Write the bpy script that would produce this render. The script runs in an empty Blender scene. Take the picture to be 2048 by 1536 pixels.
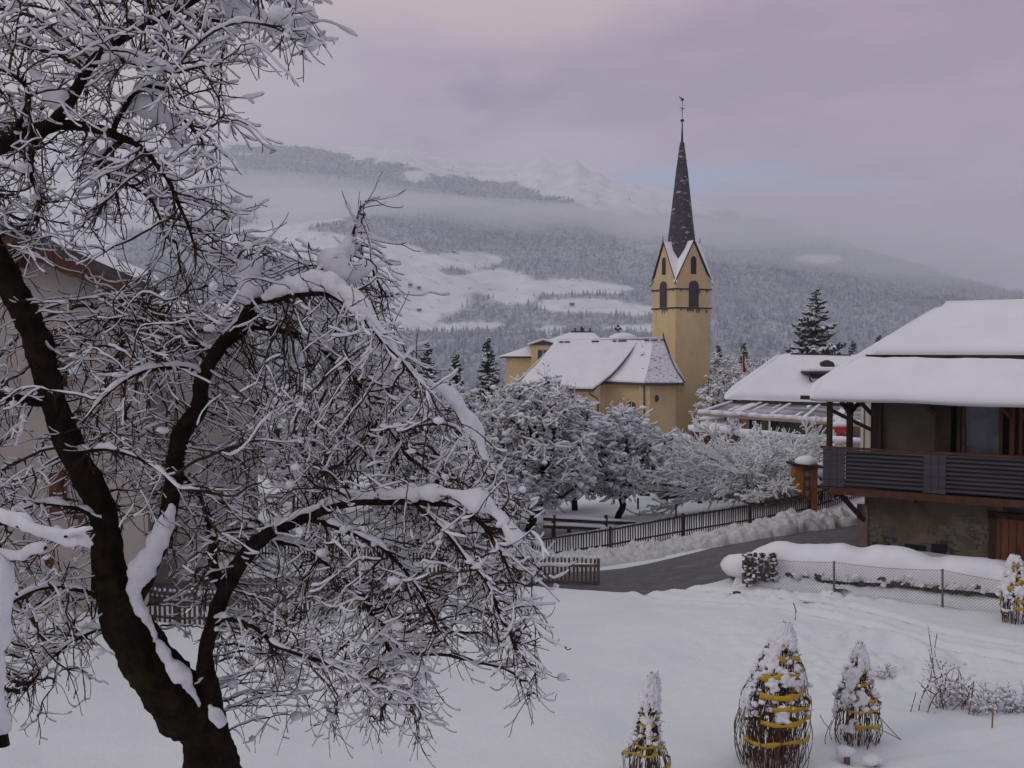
import bpy, math, random
import numpy as np
from mathutils import Vector, Matrix

# ---------------------------------------------------------------- camera, world, sun, exposure
C = bpy.context.scene.collection
scn = bpy.context.scene
R = math.radians
FPX, CX, CY, HZ = 2000.0, 1024.0, 768.0, 700.0
CAMZ = 6.2
PITCH = math.atan((CY - HZ) / FPX)
cam = bpy.data.cameras.new('camera'); cam.sensor_width = 36; cam.lens = 36 * FPX / 2048
cam.clip_start = 0.1; cam.clip_end = 30000
camo = bpy.data.objects.new('camera', cam); C.objects.link(camo)
camo.location = (0, 0, CAMZ); camo.rotation_euler = (R(90) - PITCH, 0, 0)
scn.camera = camo
scn.view_settings.view_transform = 'Standard'; scn.view_settings.look = 'None'
scn.view_settings.exposure = 0.0; scn.view_settings.gamma = 1.0
scn.view_settings.use_curve_mapping = False
try:
    scn.cycles.use_denoising = True
    scn.cycles.volume_bounces = 4
    scn.cycles.max_bounces = 6
    scn.cycles.diffuse_bounces = 4
    scn.cycles.transparent_max_bounces = 16
except Exception:
    pass
SUN_EL, SUN_AZ = R(22), R(-62)          # low sun behind thick cloud, to the left

def rgb(r, g, b):
    f = lambda c: ((c / 255 + 0.055) / 1.055) ** 2.4 if c > 10 else c / 255 / 12.92
    return (f(r), f(g), f(b), 1)

class NT:
    """short helper for node trees"""
    def __init__(s, tree): s.t = tree; s.n = tree.nodes; s.l = tree.links
    def add(s, kind, **kw):
        nd = s.n.new(kind)
        ins = kw.pop('ins', {})
        for k, v in kw.items(): setattr(nd, k, v)
        for k, v in ins.items():
            if isinstance(v, bpy.types.NodeSocket): s.l.new(v, nd.inputs[k])
            else: nd.inputs[k].default_value = v
        return nd
    def math(s, op, a, b=0.0, clamp=False):
        return s.add('ShaderNodeMath', operation=op, use_clamp=clamp, ins={0: a, 1: b}).outputs[0]
    def maprange(s, v, a, b, c=0.0, d=1.0):
        return s.add('ShaderNodeMapRange', interpolation_type='SMOOTHSTEP', ins={0: v, 1: a, 2: b, 3: c, 4: d}).outputs[0]
    def mix(s, f, a, b):
        m = s.add('ShaderNodeMix', data_type='RGBA')
        for i, v in ((0, f), (6, a), (7, b)):
            if isinstance(v, bpy.types.NodeSocket): s.l.new(v, m.inputs[i])
            else: m.inputs[i].default_value = v
        return m.outputs[2]
    def noise(s, vec, scale, detail=4, rough=0.55):
        return s.add('ShaderNodeTexNoise', ins={'Vector': vec, 'Scale': scale, 'Detail': detail, 'Roughness': rough}).outputs['Fac']

def cam_dir(px, py):
    v = Vector((px - CX, FPX * math.cos(PITCH) + (CY - py) * math.sin(PITCH), -FPX * math.sin(PITCH) + (CY - py) * math.cos(PITCH)))
    return v.normalized()

world = bpy.data.worlds.new('World'); scn.world = world; world.use_nodes = True
W = NT(world.node_tree); W.n.clear()
tc = W.add('ShaderNodeTexCoord').outputs['Generated']
sky = W.add('ShaderNodeTexSky', sky_type='NISHITA', sun_disc=False, sun_elevation=SUN_EL, sun_rotation=SUN_AZ)
sep = W.add('ShaderNodeSeparateXYZ', ins={0: tc})
flat = W.add('ShaderNodeVectorMath', operation='MULTIPLY', ins={0: tc, 1: (1, 1, 3.0)}).outputs[0]
n1 = W.noise(flat, 3.4, 7, 0.55)
n2 = W.noise(flat, 11.0, 6, 0.62)
def gate(px, py, rx, ry, wob=0.0):
    """soft elliptical opening in the cloud around a sky direction"""
    d = cam_dir(px, py)
    dx = W.math('DIVIDE', W.math('SUBTRACT', sep.outputs[0], d.x), rx)
    dz = W.math('DIVIDE', W.math('SUBTRACT', sep.outputs[2], d.z), ry)
    q = W.math('ADD', W.math('MULTIPLY', dx, dx), W.math('MULTIPLY', dz, dz))
    if wob: q = W.math('ADD', q, W.math('MULTIPLY', W.math('SUBTRACT', n2, 0.5), wob))
    front = W.math('GREATER_THAN', sep.outputs[1], 0.0)
    return W.math('MULTIPLY', W.maprange(q, 0.0, 1.3, 1.0, 0.0), front)
base = W.mix(W.maprange(W.math('ADD', n1, W.math('MULTIPLY', W.math('SUBTRACT', n2, 0.5), 0.75)), 0.36, 0.66), rgb(139, 130, 160), rgb(180, 164, 186))
base = W.mix(W.math('MULTIPLY', gate(1900, 150, 0.5, 0.35), 0.6), base, rgb(174, 152, 170))
base = W.mix(W.math('MULTIPLY', gate(980, -20, 0.22, 0.055, 1.8), 0.85), base, rgb(212, 192, 192))
base = W.mix(W.math('MULTIPLY', gate(80, 60, 0.28, 0.16, 1.0), 0.75), base, rgb(205, 195, 188))
base = W.mix(W.math('MULTIPLY', gate(1130, 310, 0.10, 0.03, 1.5), 0.5), base, rgb(196, 188, 208))
up = W.maprange(sep.outputs[2], 0.33, 0.95)
base = W.mix(up, base, (0.525, 0.565, 0.568, 1))
base10 = W.add('ShaderNodeVectorMath', operation='SCALE', ins={0: base, 'Scale': 10.0}).outputs[0]
gap = W.math('MAXIMUM', W.math('MULTIPLY', gate(1400, 358, 0.105, 0.020, 1.6), 0.9), W.math('MULTIPLY', gate(1660, 372, 0.07, 0.010, 1.2), 0.45))
blue = W.mix(0.75, W.add('ShaderNodeVectorMath', operation='SCALE', ins={0: sky.outputs[0], 'Scale': 1.0}).outputs[0],
             (3.0, 4.1, 6.4, 1))
fin = W.mix(gap, base10, blue)
bg = W.add('ShaderNodeBackground', ins={'Color': fin, 'Strength': 0.1})
W.l.new(bg.outputs[0], W.add('ShaderNodeOutputWorld').inputs[0])

sl = bpy.data.lights.new('sun', 'SUN'); sl.energy = 0.75; sl.angle = R(25); sl.color = (1.0, 0.92, 0.82)
so = bpy.data.objects.new('sun', sl); C.objects.link(so)
sd = Vector((math.sin(SUN_AZ) * math.cos(SUN_EL), -0.45, math.sin(SUN_EL) + 0.1))
so.rotation_euler = sd.to_track_quat('Z', 'Y').to_euler(); so.location = (-40, -20, 60)

# ---------------------------------------------------------------- helpers
def at(px, py, D):
    """world point seen at photograph pixel (px, py) at depth D metres in front of the camera"""
    y = FPX * math.cos(PITCH) + (CY - py) * math.sin(PITCH)
    z = -FPX * math.sin(PITCH) + (CY - py) * math.cos(PITCH)
    k = D / y
    return Vector(((px - CX) * k, D, CAMZ + z * k))
def zat(py, D): return at(CX, py, D).z

def _hash(i, j, k, seed):
    n = (i.astype(np.int64) * 374761393 + j.astype(np.int64) * 668265263 + k.astype(np.int64) * 2147483647 + seed * 1274126177) & 0xffffffff
    n = ((n ^ (n >> 13)) * 1274126177) & 0xffffffff
    n = ((n ^ (n >> 15)) * 2246822519) & 0xffffffff
    return ((n ^ (n >> 16)) & 0xffffff) / float(0xffffff)
def vnoise(P, scale=1.0, seed=0):
    P = np.asarray(P, float) * scale
    if P.shape[1] == 2: P = np.column_stack([P, np.zeros(len(P))])
    I = np.floor(P).astype(np.int64); F = P - I; F = F * F * (3 - 2 * F)
    out = 0
    for a in (0, 1):
        for b in (0, 1):
            for c in (0, 1):
                w = (F[:, 0] if a else 1 - F[:, 0]) * (F[:, 1] if b else 1 - F[:, 1]) * (F[:, 2] if c else 1 - F[:, 2])
                out = out + w * _hash(I[:, 0] + a, I[:, 1] + b, I[:, 2] + c, seed)
    return out
def fbm(P, scale=1.0, octs=4, seed=0, gain=0.5):
    s, a, t = 0, 1.0, 0.0
    for o in range(octs):
        s = s + a * vnoise(P, scale * 2 ** o, seed + o * 17); t += a; a *= gain
    return s / t

def origin(o):
    v = Vector((0, 0, 0))
    while o is not None: v += o.location; o = o.parent
    return v
def tag(o, label=None, cat=None, group=None, kind=None):
    if label: o['label'] = label
    if cat: o['category'] = cat
    if group: o['group'] = group
    if kind: o['kind'] = kind
    return o
def thing(name, loc, label, cat, group=None):
    o = bpy.data.objects.new(name, None); C.objects.link(o); o.location = loc; o.empty_display_size = 0.3
    return tag(o, label, cat, group)
def link(name, me, parent=None):
    o = bpy.data.objects.new(name, me); C.objects.link(o)
    if parent is not None: o.parent = parent
    return o
def np_mesh(name, V, F, mat, parent=None, smooth=True, off=None):
    """V (n,3), F list of arrays of equal-length faces"""
    if off is None: off = origin(parent) if parent is not None else Vector((0, 0, 0))
    V = np.asarray(V, np.float64) - np.array(off)
    me = bpy.data.meshes.new(name)
    if not isinstance(F, list): F = [F]
    F = [np.asarray(f, np.int32) for f in F if len(f)]
    tot = [np.full(len(f), f.shape[1], np.int32) for f in F]
    tot = np.concatenate(tot); loops = np.concatenate([f.ravel() for f in F])
    me.vertices.add(len(V)); me.vertices.foreach_set('co', V.ravel())
    me.loops.add(len(loops)); me.loops.foreach_set('vertex_index', loops)
    me.polygons.add(len(tot)); st = np.concatenate([[0], np.cumsum(tot)[:-1]]).astype(np.int32)
    me.polygons.foreach_set('loop_start', st); me.polygons.foreach_set('loop_total', tot)
    me.update(calc_edges=True)
    me.polygons.foreach_set('use_smooth', np.full(len(tot), smooth))
    me.materials.append(mat); me.validate()
    return link(name, me, parent)
def copy_tree(o, parent=None):
    c = o.copy(); C.objects.link(c); c.parent = parent
    for ch in list(o.children): copy_tree(ch, c)
    return c

class MB:
    def __init__(s): s.v = []; s.f = []; s.cut = []
    def _add(s, vs, fs):
        b = len(s.v); s.cut.append((b, len(s.f))); s.v += [tuple(v) for v in vs]; s.f += [tuple(b + i for i in f) for f in fs]; return s
    def box(s, c, size, ax=None, ay=None, az=None):
        c = Vector(c); ax = Vector(ax or (1, 0, 0)); ay = Vector(ay or (0, 1, 0)); az = Vector(az or (0, 0, 1))
        hx, hy, hz = [k / 2 for k in size]
        vs = [c + ax * (hx * i) + ay * (hy * j) + az * (hz * k) for k in (-1, 1) for j in (-1, 1) for i in (-1, 1)]
        return s._add(vs, [(0, 2, 3, 1), (4, 5, 7, 6), (0, 1, 5, 4), (1, 3, 7, 5), (3, 2, 6, 7), (2, 0, 4, 6)])
    def hexa(s, a, b):
        """two matching polygons joined to a solid"""
        n = len(a)
        return s._add(list(a) + list(b), [tuple(range(n))[::-1], tuple(range(n, 2 * n))] + [(i, (i + 1) % n, n + (i + 1) % n, n + i) for i in range(n)])
    def beam(s, a, b, w, h, up=(0, 0, 1)):
        a = Vector(a); b = Vector(b); d = b - a; L = d.length; d.normalize()
        sd = d.cross(Vector(up))
        if sd.length < 1e-4: sd = d.cross(Vector((0, 1, 0)))
        sd.normalize(); u = sd.cross(d)
        return s.box((a + b) / 2, (L, w, h), d, sd, u)
    def tube(s, pts, rad, n=8, caps=True):
        pts = [Vector(p) for p in pts]; rad = rad if hasattr(rad, '__len__') else [rad] * len(pts)
        vs = []
        for i, p in enumerate(pts):
            t = (pts[min(i + 1, len(pts) - 1)] - pts[max(i - 1, 0)]).normalized()
            a = t.cross(Vector((0, 0, 1)))
            if a.length < 0.05: a = t.cross(Vector((0, 1, 0)))
            a.normalize(); b = a.cross(t)
            vs += [p + (a * math.cos(2 * math.pi * k / n) + b * math.sin(2 * math.pi * k / n)) * rad[i] for k in range(n)]
        fs = [(i * n + k, i * n + (k + 1) % n, (i + 1) * n + (k + 1) % n, (i + 1) * n + k) for i in range(len(pts) - 1) for k in range(n)]
        if caps: fs += [tuple(range(n))[::-1], tuple((len(pts) - 1) * n + k for k in range(n))]
        return s._add(vs, fs)
    def lathe(s, c, prof, n=16, rot=0.0):
        """profile (r, z) about a vertical axis"""
        c = Vector(c); vs = []
        for r, z in prof: vs += [c + Vector((r * math.cos(rot + 2 * math.pi * k / n), r * math.sin(rot + 2 * math.pi * k / n), z)) for k in range(n)]
        m = len(prof)
        fs = [(i * n + k, i * n + (k + 1) % n, (i + 1) * n + (k + 1) % n, (i + 1) * n + k) for i in range(m - 1) for k in range(n)]
        fs += [tuple(range(n))[::-1], tuple((m - 1) * n + k for k in range(n))]
        return s._add(vs, fs)
    def poly(s, pts): return s._add(pts, [tuple(range(len(pts)))])
    def each(s, name, mat, parent=None, smooth=False, bevel=0.0):
        """one object per piece"""
        cuts = s.cut + [(len(s.v), len(s.f))]
        for (v0, f0), (v1, f1) in zip(cuts[:-1], cuts[1:]):
            m = MB(); m.v = s.v[v0:v1]; m.f = [tuple(i - v0 for i in f) for f in s.f[f0:f1]]; o = m.build(name, mat, parent, smooth, bevel)
        return o
    def build(s, name, mat, parent=None, smooth=False, bevel=0.0):
        off = origin(parent) if parent is not None else Vector((0, 0, 0))
        me = bpy.data.meshes.new(name)
        me.from_pydata([Vector(v) - off for v in s.v], [], s.f); me.update()
        me.materials.append(mat)
        if smooth: me.polygons.foreach_set('use_smooth', np.full(len(me.polygons), True))
        o = link(name, me, parent)
        if bevel:
            m = o.modifiers.new('bevel', 'BEVEL'); m.width = bevel; m.segments = 2; m.limit_method = 'ANGLE'
        return o

# ---------------------------------------------------------------- materials
def mat(name, c1, c2=None, scale=3.0, rough=0.8, bump=0.0, bscale=None, thr=(0.35, 0.65), detail=5, stretch=None, spec=0.3, metal=0.0, c3=None, s3=1.0, thr3=(0.55, 0.7)):
    m = bpy.data.materials.new(name); m.use_nodes = True
    t = NT(m.node_tree); p = t.n['Principled BSDF']
    vec = t.add('ShaderNodeTexCoord').outputs['Object']
    if stretch: vec = t.add('ShaderNodeVectorMath', operation='MULTIPLY', ins={0: vec, 1: stretch}).outputs[0]
    col = None
    if c2 is not None:
        nz = t.noise(vec, scale, detail, 0.6)
        col = t.mix(t.maprange(nz, thr[0], thr[1]), tuple(c1) + (1,), tuple(c2) + (1,))
        if c3 is not None:
            col = t.mix(t.maprange(t.noise(vec, s3, 5, 0.65), thr3[0], thr3[1]), col, tuple(c3) + (1,))
        t.l.new(col, p.inputs['Base Color'])
    else: p.inputs['Base Color'].default_value = tuple(c1) + (1,)
    p.inputs['Roughness'].default_value = rough; p.inputs['Metallic'].default_value = metal
    p.inputs['Specular IOR Level'].default_value = spec
    if bump:
        b = t.add('ShaderNodeBump', ins={'Strength': bump, 'Distance': 0.05, 'Height': t.noise(vec, bscale or scale * 4, 5, 0.65)})
        t.l.new(b.outputs[0], p.inputs['Normal'])
    return m
M = {}
M['snow'] = mat('snow', (0.80, 0.80, 0.82), (0.74, 0.745, 0.77), 1.3, 0.75, 0.35, 14, spec=0.25)
M['snow_tree'] = mat('snow_on_tree', (0.80, 0.80, 0.82), (0.72, 0.725, 0.75), 9, 0.8, 0.3, 60, spec=0.2)
M['snow_roof'] = mat('snow_on_roof', (0.84, 0.83, 0.85), (0.80, 0.79, 0.815), 0.8, 0.75, 0.2, 9, spec=0.2)
M['snow_dirty'] = mat('ploughed_snow', (0.66, 0.65, 0.65), (0.50, 0.47, 0.44), 4.0, 0.8, 0.8, 11, thr=(0.45, 0.7), c3=(0.22, 0.18, 0.14), s3=9, thr3=(0.60, 0.72))
M['snow_thin'] = mat('thin_snow_on_slate', (0.74, 0.73, 0.76), (0.62, 0.61, 0.64), 2.5, 0.8, 0.3, 10, c3=(0.07, 0.065, 0.07), s3=2.2, thr3=(0.585, 0.62), stretch=(1, 1, 3.0))
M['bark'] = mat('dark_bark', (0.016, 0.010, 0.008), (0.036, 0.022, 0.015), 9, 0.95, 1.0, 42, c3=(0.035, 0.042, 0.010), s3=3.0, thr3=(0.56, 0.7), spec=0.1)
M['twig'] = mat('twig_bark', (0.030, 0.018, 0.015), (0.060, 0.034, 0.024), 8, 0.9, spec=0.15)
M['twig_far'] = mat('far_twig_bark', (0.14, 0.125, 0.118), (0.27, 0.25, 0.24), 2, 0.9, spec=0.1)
M['needle'] = mat('conifer_needles', (0.030, 0.045, 0.035), (0.055, 0.07, 0.05), 2, 0.9, spec=0.1)
M['hedge'] = mat('hedge_leaves', (0.05, 0.045, 0.025), (0.09, 0.06, 0.035), 20, 0.9)
# ---------------------------------------------------------------- terrain: a smooth surface through measured ground points
_gp = [at(*p) for p in [
    (200, 1536, 14.8), (1024, 1536, 14.8), (1900, 1536, 14.8), (1400, 1290, 21), (1750, 1290, 21), (1668, 1197, 25), (1885, 1213, 24.2), (2048, 1240, 23),
    (1400, 1235, 23), (1195, 1166, 28), (1050, 1160, 28.2), (800, 1217, 26), (600, 1300, 20.7), (310, 1262, 24.5), (1480, 1150, 27.3),
    (1200, 1150, 29.8), (1420, 1118, 30.2), (1600, 1080, 31.2), (1735, 1062, 32.5), (1900, 1048, 33.5), (950, 1158, 30), (700, 1166, 30), (300, 1182, 29.5), (0, 1192, 29), (1250, 1181, 27.9), (1330, 1179, 27.9), (1420, 1159, 28.3), (1290, 1215, 25.2),
    (1620, 1037, 36.5), (1480, 1060, 35.3), (1350, 1087, 34.3), (1100, 1130, 33), (1735, 1000, 38), (1240, 1040, 40), (1100, 1064, 38), (1400, 1004, 46), (1340, 935, 62),
    (1340, 887, 108), (1200, 882, 104), (1430, 895, 85), (1550, 887, 62), (1750, 892, 60), (800, 950, 80), (500, 1000, 60), (300, 1050, 45), (0, 1100, 36),
    (200, 1205, 23.5), (-100, 1205, 23.5), (700, 1085, 38), (900, 1000, 55)]]
_gp += [Vector(p) for p in [(0, -30, .1), (-30, -30, .1), (30, -30, .1), (0, 5, .05), (-30, 8, .1), (30, 8, .2), (22, 24, .3), (14, 29, .2), (18, 36, .9), (50, 40, 1.5), (-60, 40, -2),
        (80, 90, 0), (-100, 100, -7), (150, 0, 1), (-150, 0, 0), (0, 150, -5.5), (100, 180, -4), (-150, 200, -12), (150, 200, -4), (0, 220, -10), (200, 100, 1), (-200, 100, -8)]]
_G = np.array([tuple(p) for p in _gp]); _n = len(_G)
def _K(A, B):
    r2 = ((A[:, None, :] - B[None, :, :]) ** 2).sum(-1) + 1e-9
    return 0.5 * r2 * np.log(r2)
_w = lambda XY: np.column_stack([np.arcsinh(XY[:, 0] / 12) * 12, np.arcsinh((XY[:, 1] - 25) / 20) * 20])
_A = np.zeros((_n + 3, _n + 3)); _X = _w(_G[:, :2]); _A[:_n, :_n] = _K(_X, _X) + np.eye(_n) * 2.5
_A[:_n, _n] = 1; _A[:_n, _n + 1:] = _X; _A[_n, :_n] = 1; _A[_n + 1:, :_n] = _X.T
_S = np.linalg.solve(_A, np.concatenate([_G[:, 2], [0, 0, 0]]))
def ground_smooth(XY):
    XY = np.atleast_2d(np.asarray(XY, float)); Q = _w(XY)
    out = np.zeros(len(Q))
    for i in range(0, len(Q), 40000):
        q = Q[i:i + 40000]; out[i:i + 40000] = _K(q, _X) @ _S[:_n] + _S[_n] + q @ _S[_n + 1:]
    return out
def seg_dist(XY, line, extra=None):
    """distance to a polyline, parameter along it in metres, signed side, interpolated extra"""
    XY = np.asarray(XY, float)[:, :2]; best = np.full(len(XY), 1e9); side = np.zeros(len(XY)); par = np.zeros(len(XY)); ex = np.zeros(len(XY)); L = 0
    for i in range(len(line) - 1):
        a = np.array(line[i][:2], float); b = np.array(line[i + 1][:2], float); d = b - a; l = np.hypot(*d)
        t = np.clip(((XY - a) @ d) / (l * l), 0, 1); q = a + t[:, None] * d; r = XY - q; dist = np.hypot(r[:, 0], r[:, 1])
        m = dist < best; best[m] = dist[m]; par[m] = (L + t * l)[m]; side[m] = np.sign(d[0] * r[:, 1] - d[1] * r[:, 0])[m]
        if extra is not None: ex[m] = (extra[i] * (1 - t) + extra[i + 1] * t)[m]
        L += l
    return best, par, side, ex
def dense(line, step):
    out = []
    P = [Vector(p) for p in line]
    for i in range(len(P) - 1):
        p0, p1, p2, p3 = P[max(i - 1, 0)], P[i], P[i + 1], P[min(i + 2, len(P) - 1)]
        n = max(1, int((p2 - p1).length / step))
        for k in range(n):
            t = k / n
            out.append(0.5 * ((2 * p1) + (p2 - p0) * t + (2 * p0 - 5 * p1 + 4 * p2 - p3) * t * t + (3 * p1 - p0 - 3 * p2 + p3) * t ** 3))
    return out + [P[-1]]
_rd = [at(-500, 1200, 28.5), at(0, 1192, 29), at(300, 1182, 29.5), at(700, 1166, 30), at(950, 1158, 30), at(1200, 1154, 29.2), at(1420, 1122, 29.8), at(1600, 1084, 31.1), at(1735, 1060, 32.6), at(1900, 1044, 34.5), at(2150, 1030, 40), at(2400, 1000, 52)]
ROAD = dense(_rd, 1.0)
ROADW = [1.80 + 0.6 * min(1, max(0, (p.x - 4) / 6)) for p in ROAD]
TR1 = dense([at(1270, 1165, 28), at(1330, 1195, 26), at(1480, 1215, 24.5), at(1640, 1240, 23.3), at(1830, 1275, 21.5), at(2100, 1330, 19.5)], 0.5)
TR2 = dense([at(1330, 1160, 28.2), at(1400, 1180, 26.7), at(1540, 1205, 25), at(1700, 1225, 24), at(1900, 1262, 22), at(2150, 1300, 20.5)], 0.5)
TR3 = dense([at(1700, 1536, 15), at(1850, 1500, 15.5), at(2000, 1475, 16), at(2200, 1450, 16.4)], 0.5)
def ground(XY, detail=True):
    XY = np.atleast_2d(np.asarray(XY, float)); z = ground_smooth(XY)
    near = np.clip(1 - (np.hypot(XY[:, 0], XY[:, 1] - 25) - 30) / 60, 0, 1)
    z += (fbm(XY, 0.35, 3, 5) - 0.5) * 0.22 * near * np.clip((seg_dist(XY, ROAD)[0] - 2) / 3, 0.15, 1)
    if detail:
        z += (fbm(XY, 1.6, 3, 9) - 0.5) * 0.05 * near
        # trampled and raked area in the middle of the garden
        c = at(1720, 1330, 19.8); m = np.exp(-(((XY[:, 0] - c.x) / 3.2) ** 2 + ((XY[:, 1] - c.y) / 2.6) ** 2))
        c2 = at(1600, 1180, 25.2); m2 = np.exp(-(((XY[:, 0] - c2.x) / 2.6) ** 2 + ((XY[:, 1] - c2.y) / 1.2) ** 2))
        z += (np.abs(fbm(XY, 2.6, 4, 21) - 0.5)) * (0.46 * m + 0.6 * m2) - 0.04 * m + (fbm(XY, 6.5, 2, 27) - .5) * .05 * np.clip(m + m2, 0, 1)
        wr = np.clip((XY[:, 0] - 1.5) / 3, 0, 1) * np.clip((27 - XY[:, 1]) / 3, 0, 1); z += (fbm(XY * np.array([.6, 2.2]), 1.1, 3, 33) - .5) * .06 * wr
        c4 = at(1770, 1320, 20.2); th = np.arctan2(XY[:, 1] - c4.y, XY[:, 0] - c4.x); rr = np.hypot(XY[:, 0] - c4.x, XY[:, 1] - c4.y)
        z += 0.22 * np.exp(-((rr - 1.0) / 0.28) ** 2) * (np.cos(th - 0.3) > -0.2) * (0.6 + 0.8 * fbm(XY, 3.5, 2, 8))
        for TR, dep in ((TR1, .09), (TR2, .07), (TR3, .05)):
            d, _, _, _ = seg_dist(XY, TR)
            z += -dep * np.exp(-(d / 0.13) ** 2) + dep * 0.5 * np.exp(-((d - 0.3) / 0.12) ** 2)
    d, _, side, w = seg_dist(XY, ROAD, ROADW)
    k = np.clip((d - w + 0.15) / 0.5, 0, 1); k = k * k * (3 - 2 * k)
    zr = ground_smooth(XY)
    z = np.where(d < w + 1.0, zr + (z + 0.02 - zr) * k - (1 - k) * 0.12, z + 0.02 * np.clip(2 - (d - w), 0, 1) * (d < w + 2))
    return z
def gz(x, y): return float(ground([(x, y)], False)[0])

def _spaced(lo, hi, c, fine, grow):
    out = [c]; s = fine
    while out[-1] < hi: out.append(out[-1] + s); s = fine * (1 + max(0, abs(out[-1] - c) - 9) * grow)
    o2 = [c]; s = fine
    while o2[-1] > lo: o2.append(o2[-1] - s); s = fine * (1 + max(0, abs(o2[-1] - c) - 9) * grow)
    return np.array(o2[::-1][:-1] + out)
xs = _spaced(-320, 320, 6, 0.085, 0.10); ys = _spaced(-60, 640, 23, 0.085, 0.11)
GX, GY = np.meshgrid(xs, ys); XY = np.column_stack([GX.ravel(), GY.ravel()])
GZ = ground(XY)
far = np.clip((XY[:, 1] - 170) / 300, 0, 1); far = far * far * (3 - 2 * far)
sidef = np.clip((np.abs(XY[:, 0]) - 120) / 200, 0, 1)
GZ = np.where(XY[:, 1] > 170, np.clip(GZ, -14, 2), GZ); GZ = GZ * (1 - far) + (-62) * far; GZ = np.clip(GZ, -64, 6)
def grid_faces(ny, nx):
    i = np.arange(ny - 1)[:, None] * nx + np.arange(nx - 1)[None, :]; i = i.ravel()
    return np.column_stack([i, i + 1, i + nx + 1, i + nx])
M['ground'] = mat('snowy_ground', (0.80, 0.80, 0.81), (0.755, 0.76, 0.775), 0.35, 0.8, 0.45, 9, spec=0.2)
tag(np_mesh('snowy_ground', np.column_stack([XY, GZ]), grid_faces(len(ys), len(xs)), M['ground']), 'smooth deep snow covering the garden and village ground', 'snow ground', kind='structure')

# faint earth-stained wheel ruts, thin strips in the bottom of the grooves
M['rut'] = mat('stained_snow', (0.62, 0.58, 0.53), (0.74, 0.73, 0.73), 6, 0.85, 0.4, 20, thr=(0.4, 0.6))
for TR in (TR1, TR2):
    P = np.array([tuple(p) for p in TR])[:, :2]; T = np.gradient(P, axis=0); T /= np.hypot(T[:, 0], T[:, 1])[:, None]; Nn = np.column_stack([-T[:, 1], T[:, 0]])
    wd = 0.035 + 0.05 * fbm(P, 1.7, 2, 3)[:, None]
    rows = [P + Nn * wd * q for q in (-1, 0, 1)]
    V = np.concatenate([np.column_stack([r, ground(r) + 0.012]) for r in rows]); n = len(P)
    F = np.concatenate([np.column_stack([np.arange(n - 1), np.arange(1, n), np.arange(1, n) + n, np.arange(n - 1) + n]) + j * n for j in (0, 1)])
    tag(np_mesh('wheel_track', V, F, M['rut']), 'faint brownish wheel track crossing the snowy garden', 'track', 'wheel tracks across the garden snow', 'structure')

# road
P = np.array([tuple(p) for p in ROAD])[:, :2]; T = np.gradient(P, axis=0); T /= np.hypot(T[:, 0], T[:, 1])[:, None]; Nn = np.column_stack([-T[:, 1], T[:, 0]])
nw = 11; rows = []
for q in np.linspace(-1, 1, nw):
    r = P + Nn * np.array(ROADW)[:, None] * (q * 1.12); rows.append(np.column_stack([r, ground_smooth(r) - 0.03 - 0.03 * q * q]))
V = np.concatenate(rows); n = len(P)
F = np.concatenate([np.column_stack([np.arange(n - 1), np.arange(1, n), np.arange(1, n) + n, np.arange(n - 1) + n])[:, ::-1] + j * n for j in range(nw - 1)])
M['road'] = mat('wet_asphalt', (0.082, 0.075, 0.080), (0.125, 0.115, 0.12), 2.2, 0.55, 0.25, 40, stretch=(1, 2.2, 1), c3=(0.42, 0.41, 0.42), s3=1.6, thr3=(0.58, 0.80))
tag(np_mesh('road', V, F, M['road']), 'wet grey cleared road curving past the barn', 'road', kind='structure')

def snow_bank(name, line, width, height, seed, label, mtl, res=0.07, kind='stuff', rough=0.3):
    """ridge of lumpy ploughed snow along a line"""
    L = dense(line, res); P = np.array([tuple(p) for p in L])[:, :2]; T = np.gradient(P, axis=0); T /= np.hypot(T[:, 0], T[:, 1])[:, None] + 1e-9; Nn = np.column_stack([-T[:, 1], T[:, 0]])
    nu = max(10, int(width / res)); rows = []
    for q in np.linspace(-1, 1, nu):
        wv = 0.75 + 0.5 * fbm(P, 0.8, 2, seed)
        r = P + Nn * (width / 2 * q * wv)[:, None]
        prof = np.sqrt(max(0.0, 1 - q * q))
        lump = fbm(r, 2.8, 5, seed + 3, 0.68)
        h = height * prof * (0.55 + 0.9 * fbm(P, 0.5, 2, seed + 5)) + rough * prof * (lump - 0.45) * 1.6
        fine = (fbm(r, 9, 3, seed + 8) - 0.5) * 0.10 * prof
        rr = r + Nn * ((fbm(r, 3.1, 2, seed + 11) - 0.5) * 0.22)[:, None]
        rows.append(np.column_stack([rr, ground_smooth(r) + h + fine - 0.10 * (1 - prof)]))
    V = np.concatenate(rows); n = len(P)
    F = np.concatenate([np.column_stack([np.arange(n - 1), np.arange(1, n), np.arange(1, n) + n, np.arange(n - 1) + n])[:, ::-1] + j * n for j in range(nu - 1)])
    return tag(np_mesh(name, V, F, mtl), label, 'snow', kind=kind)
snow_bank('ploughed_snow', [at(960, 1135, 31.7), at(1150, 1128, 32.0), at(1300, 1108, 32.6), at(1450, 1085, 33.3), at(1600, 1058, 34.4), at(1740, 1032, 35.6), at(1850, 1015, 37.5)], 1.7, 0.40, 2,
          'lumpy dirty snow ploughed up along the far edge of the road', M['snow_dirty'], res=0.055, rough=0.45)
0 and snow_bank('snow_edge', [at(1215, 1186, 27.9), at(1330, 1176, 27.9), at(1420, 1158, 28.1), at(1500, 1140, 28.4)], 0.5, 0.05, 12,
          'low broken snow edge between the garden and the road', M['snow'], rough=0.10)
snow_bank('snow_ridge', [at(1475, 1165, 26.8), at(1550, 1172, 26.3), at(1620, 1180, 25.9), at(1680, 1200, 25.1)], 0.9, 0.22, 31, 'lumpy shovelled snow heaped before the wire fence', M['snow'], rough=0.22)

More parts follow.
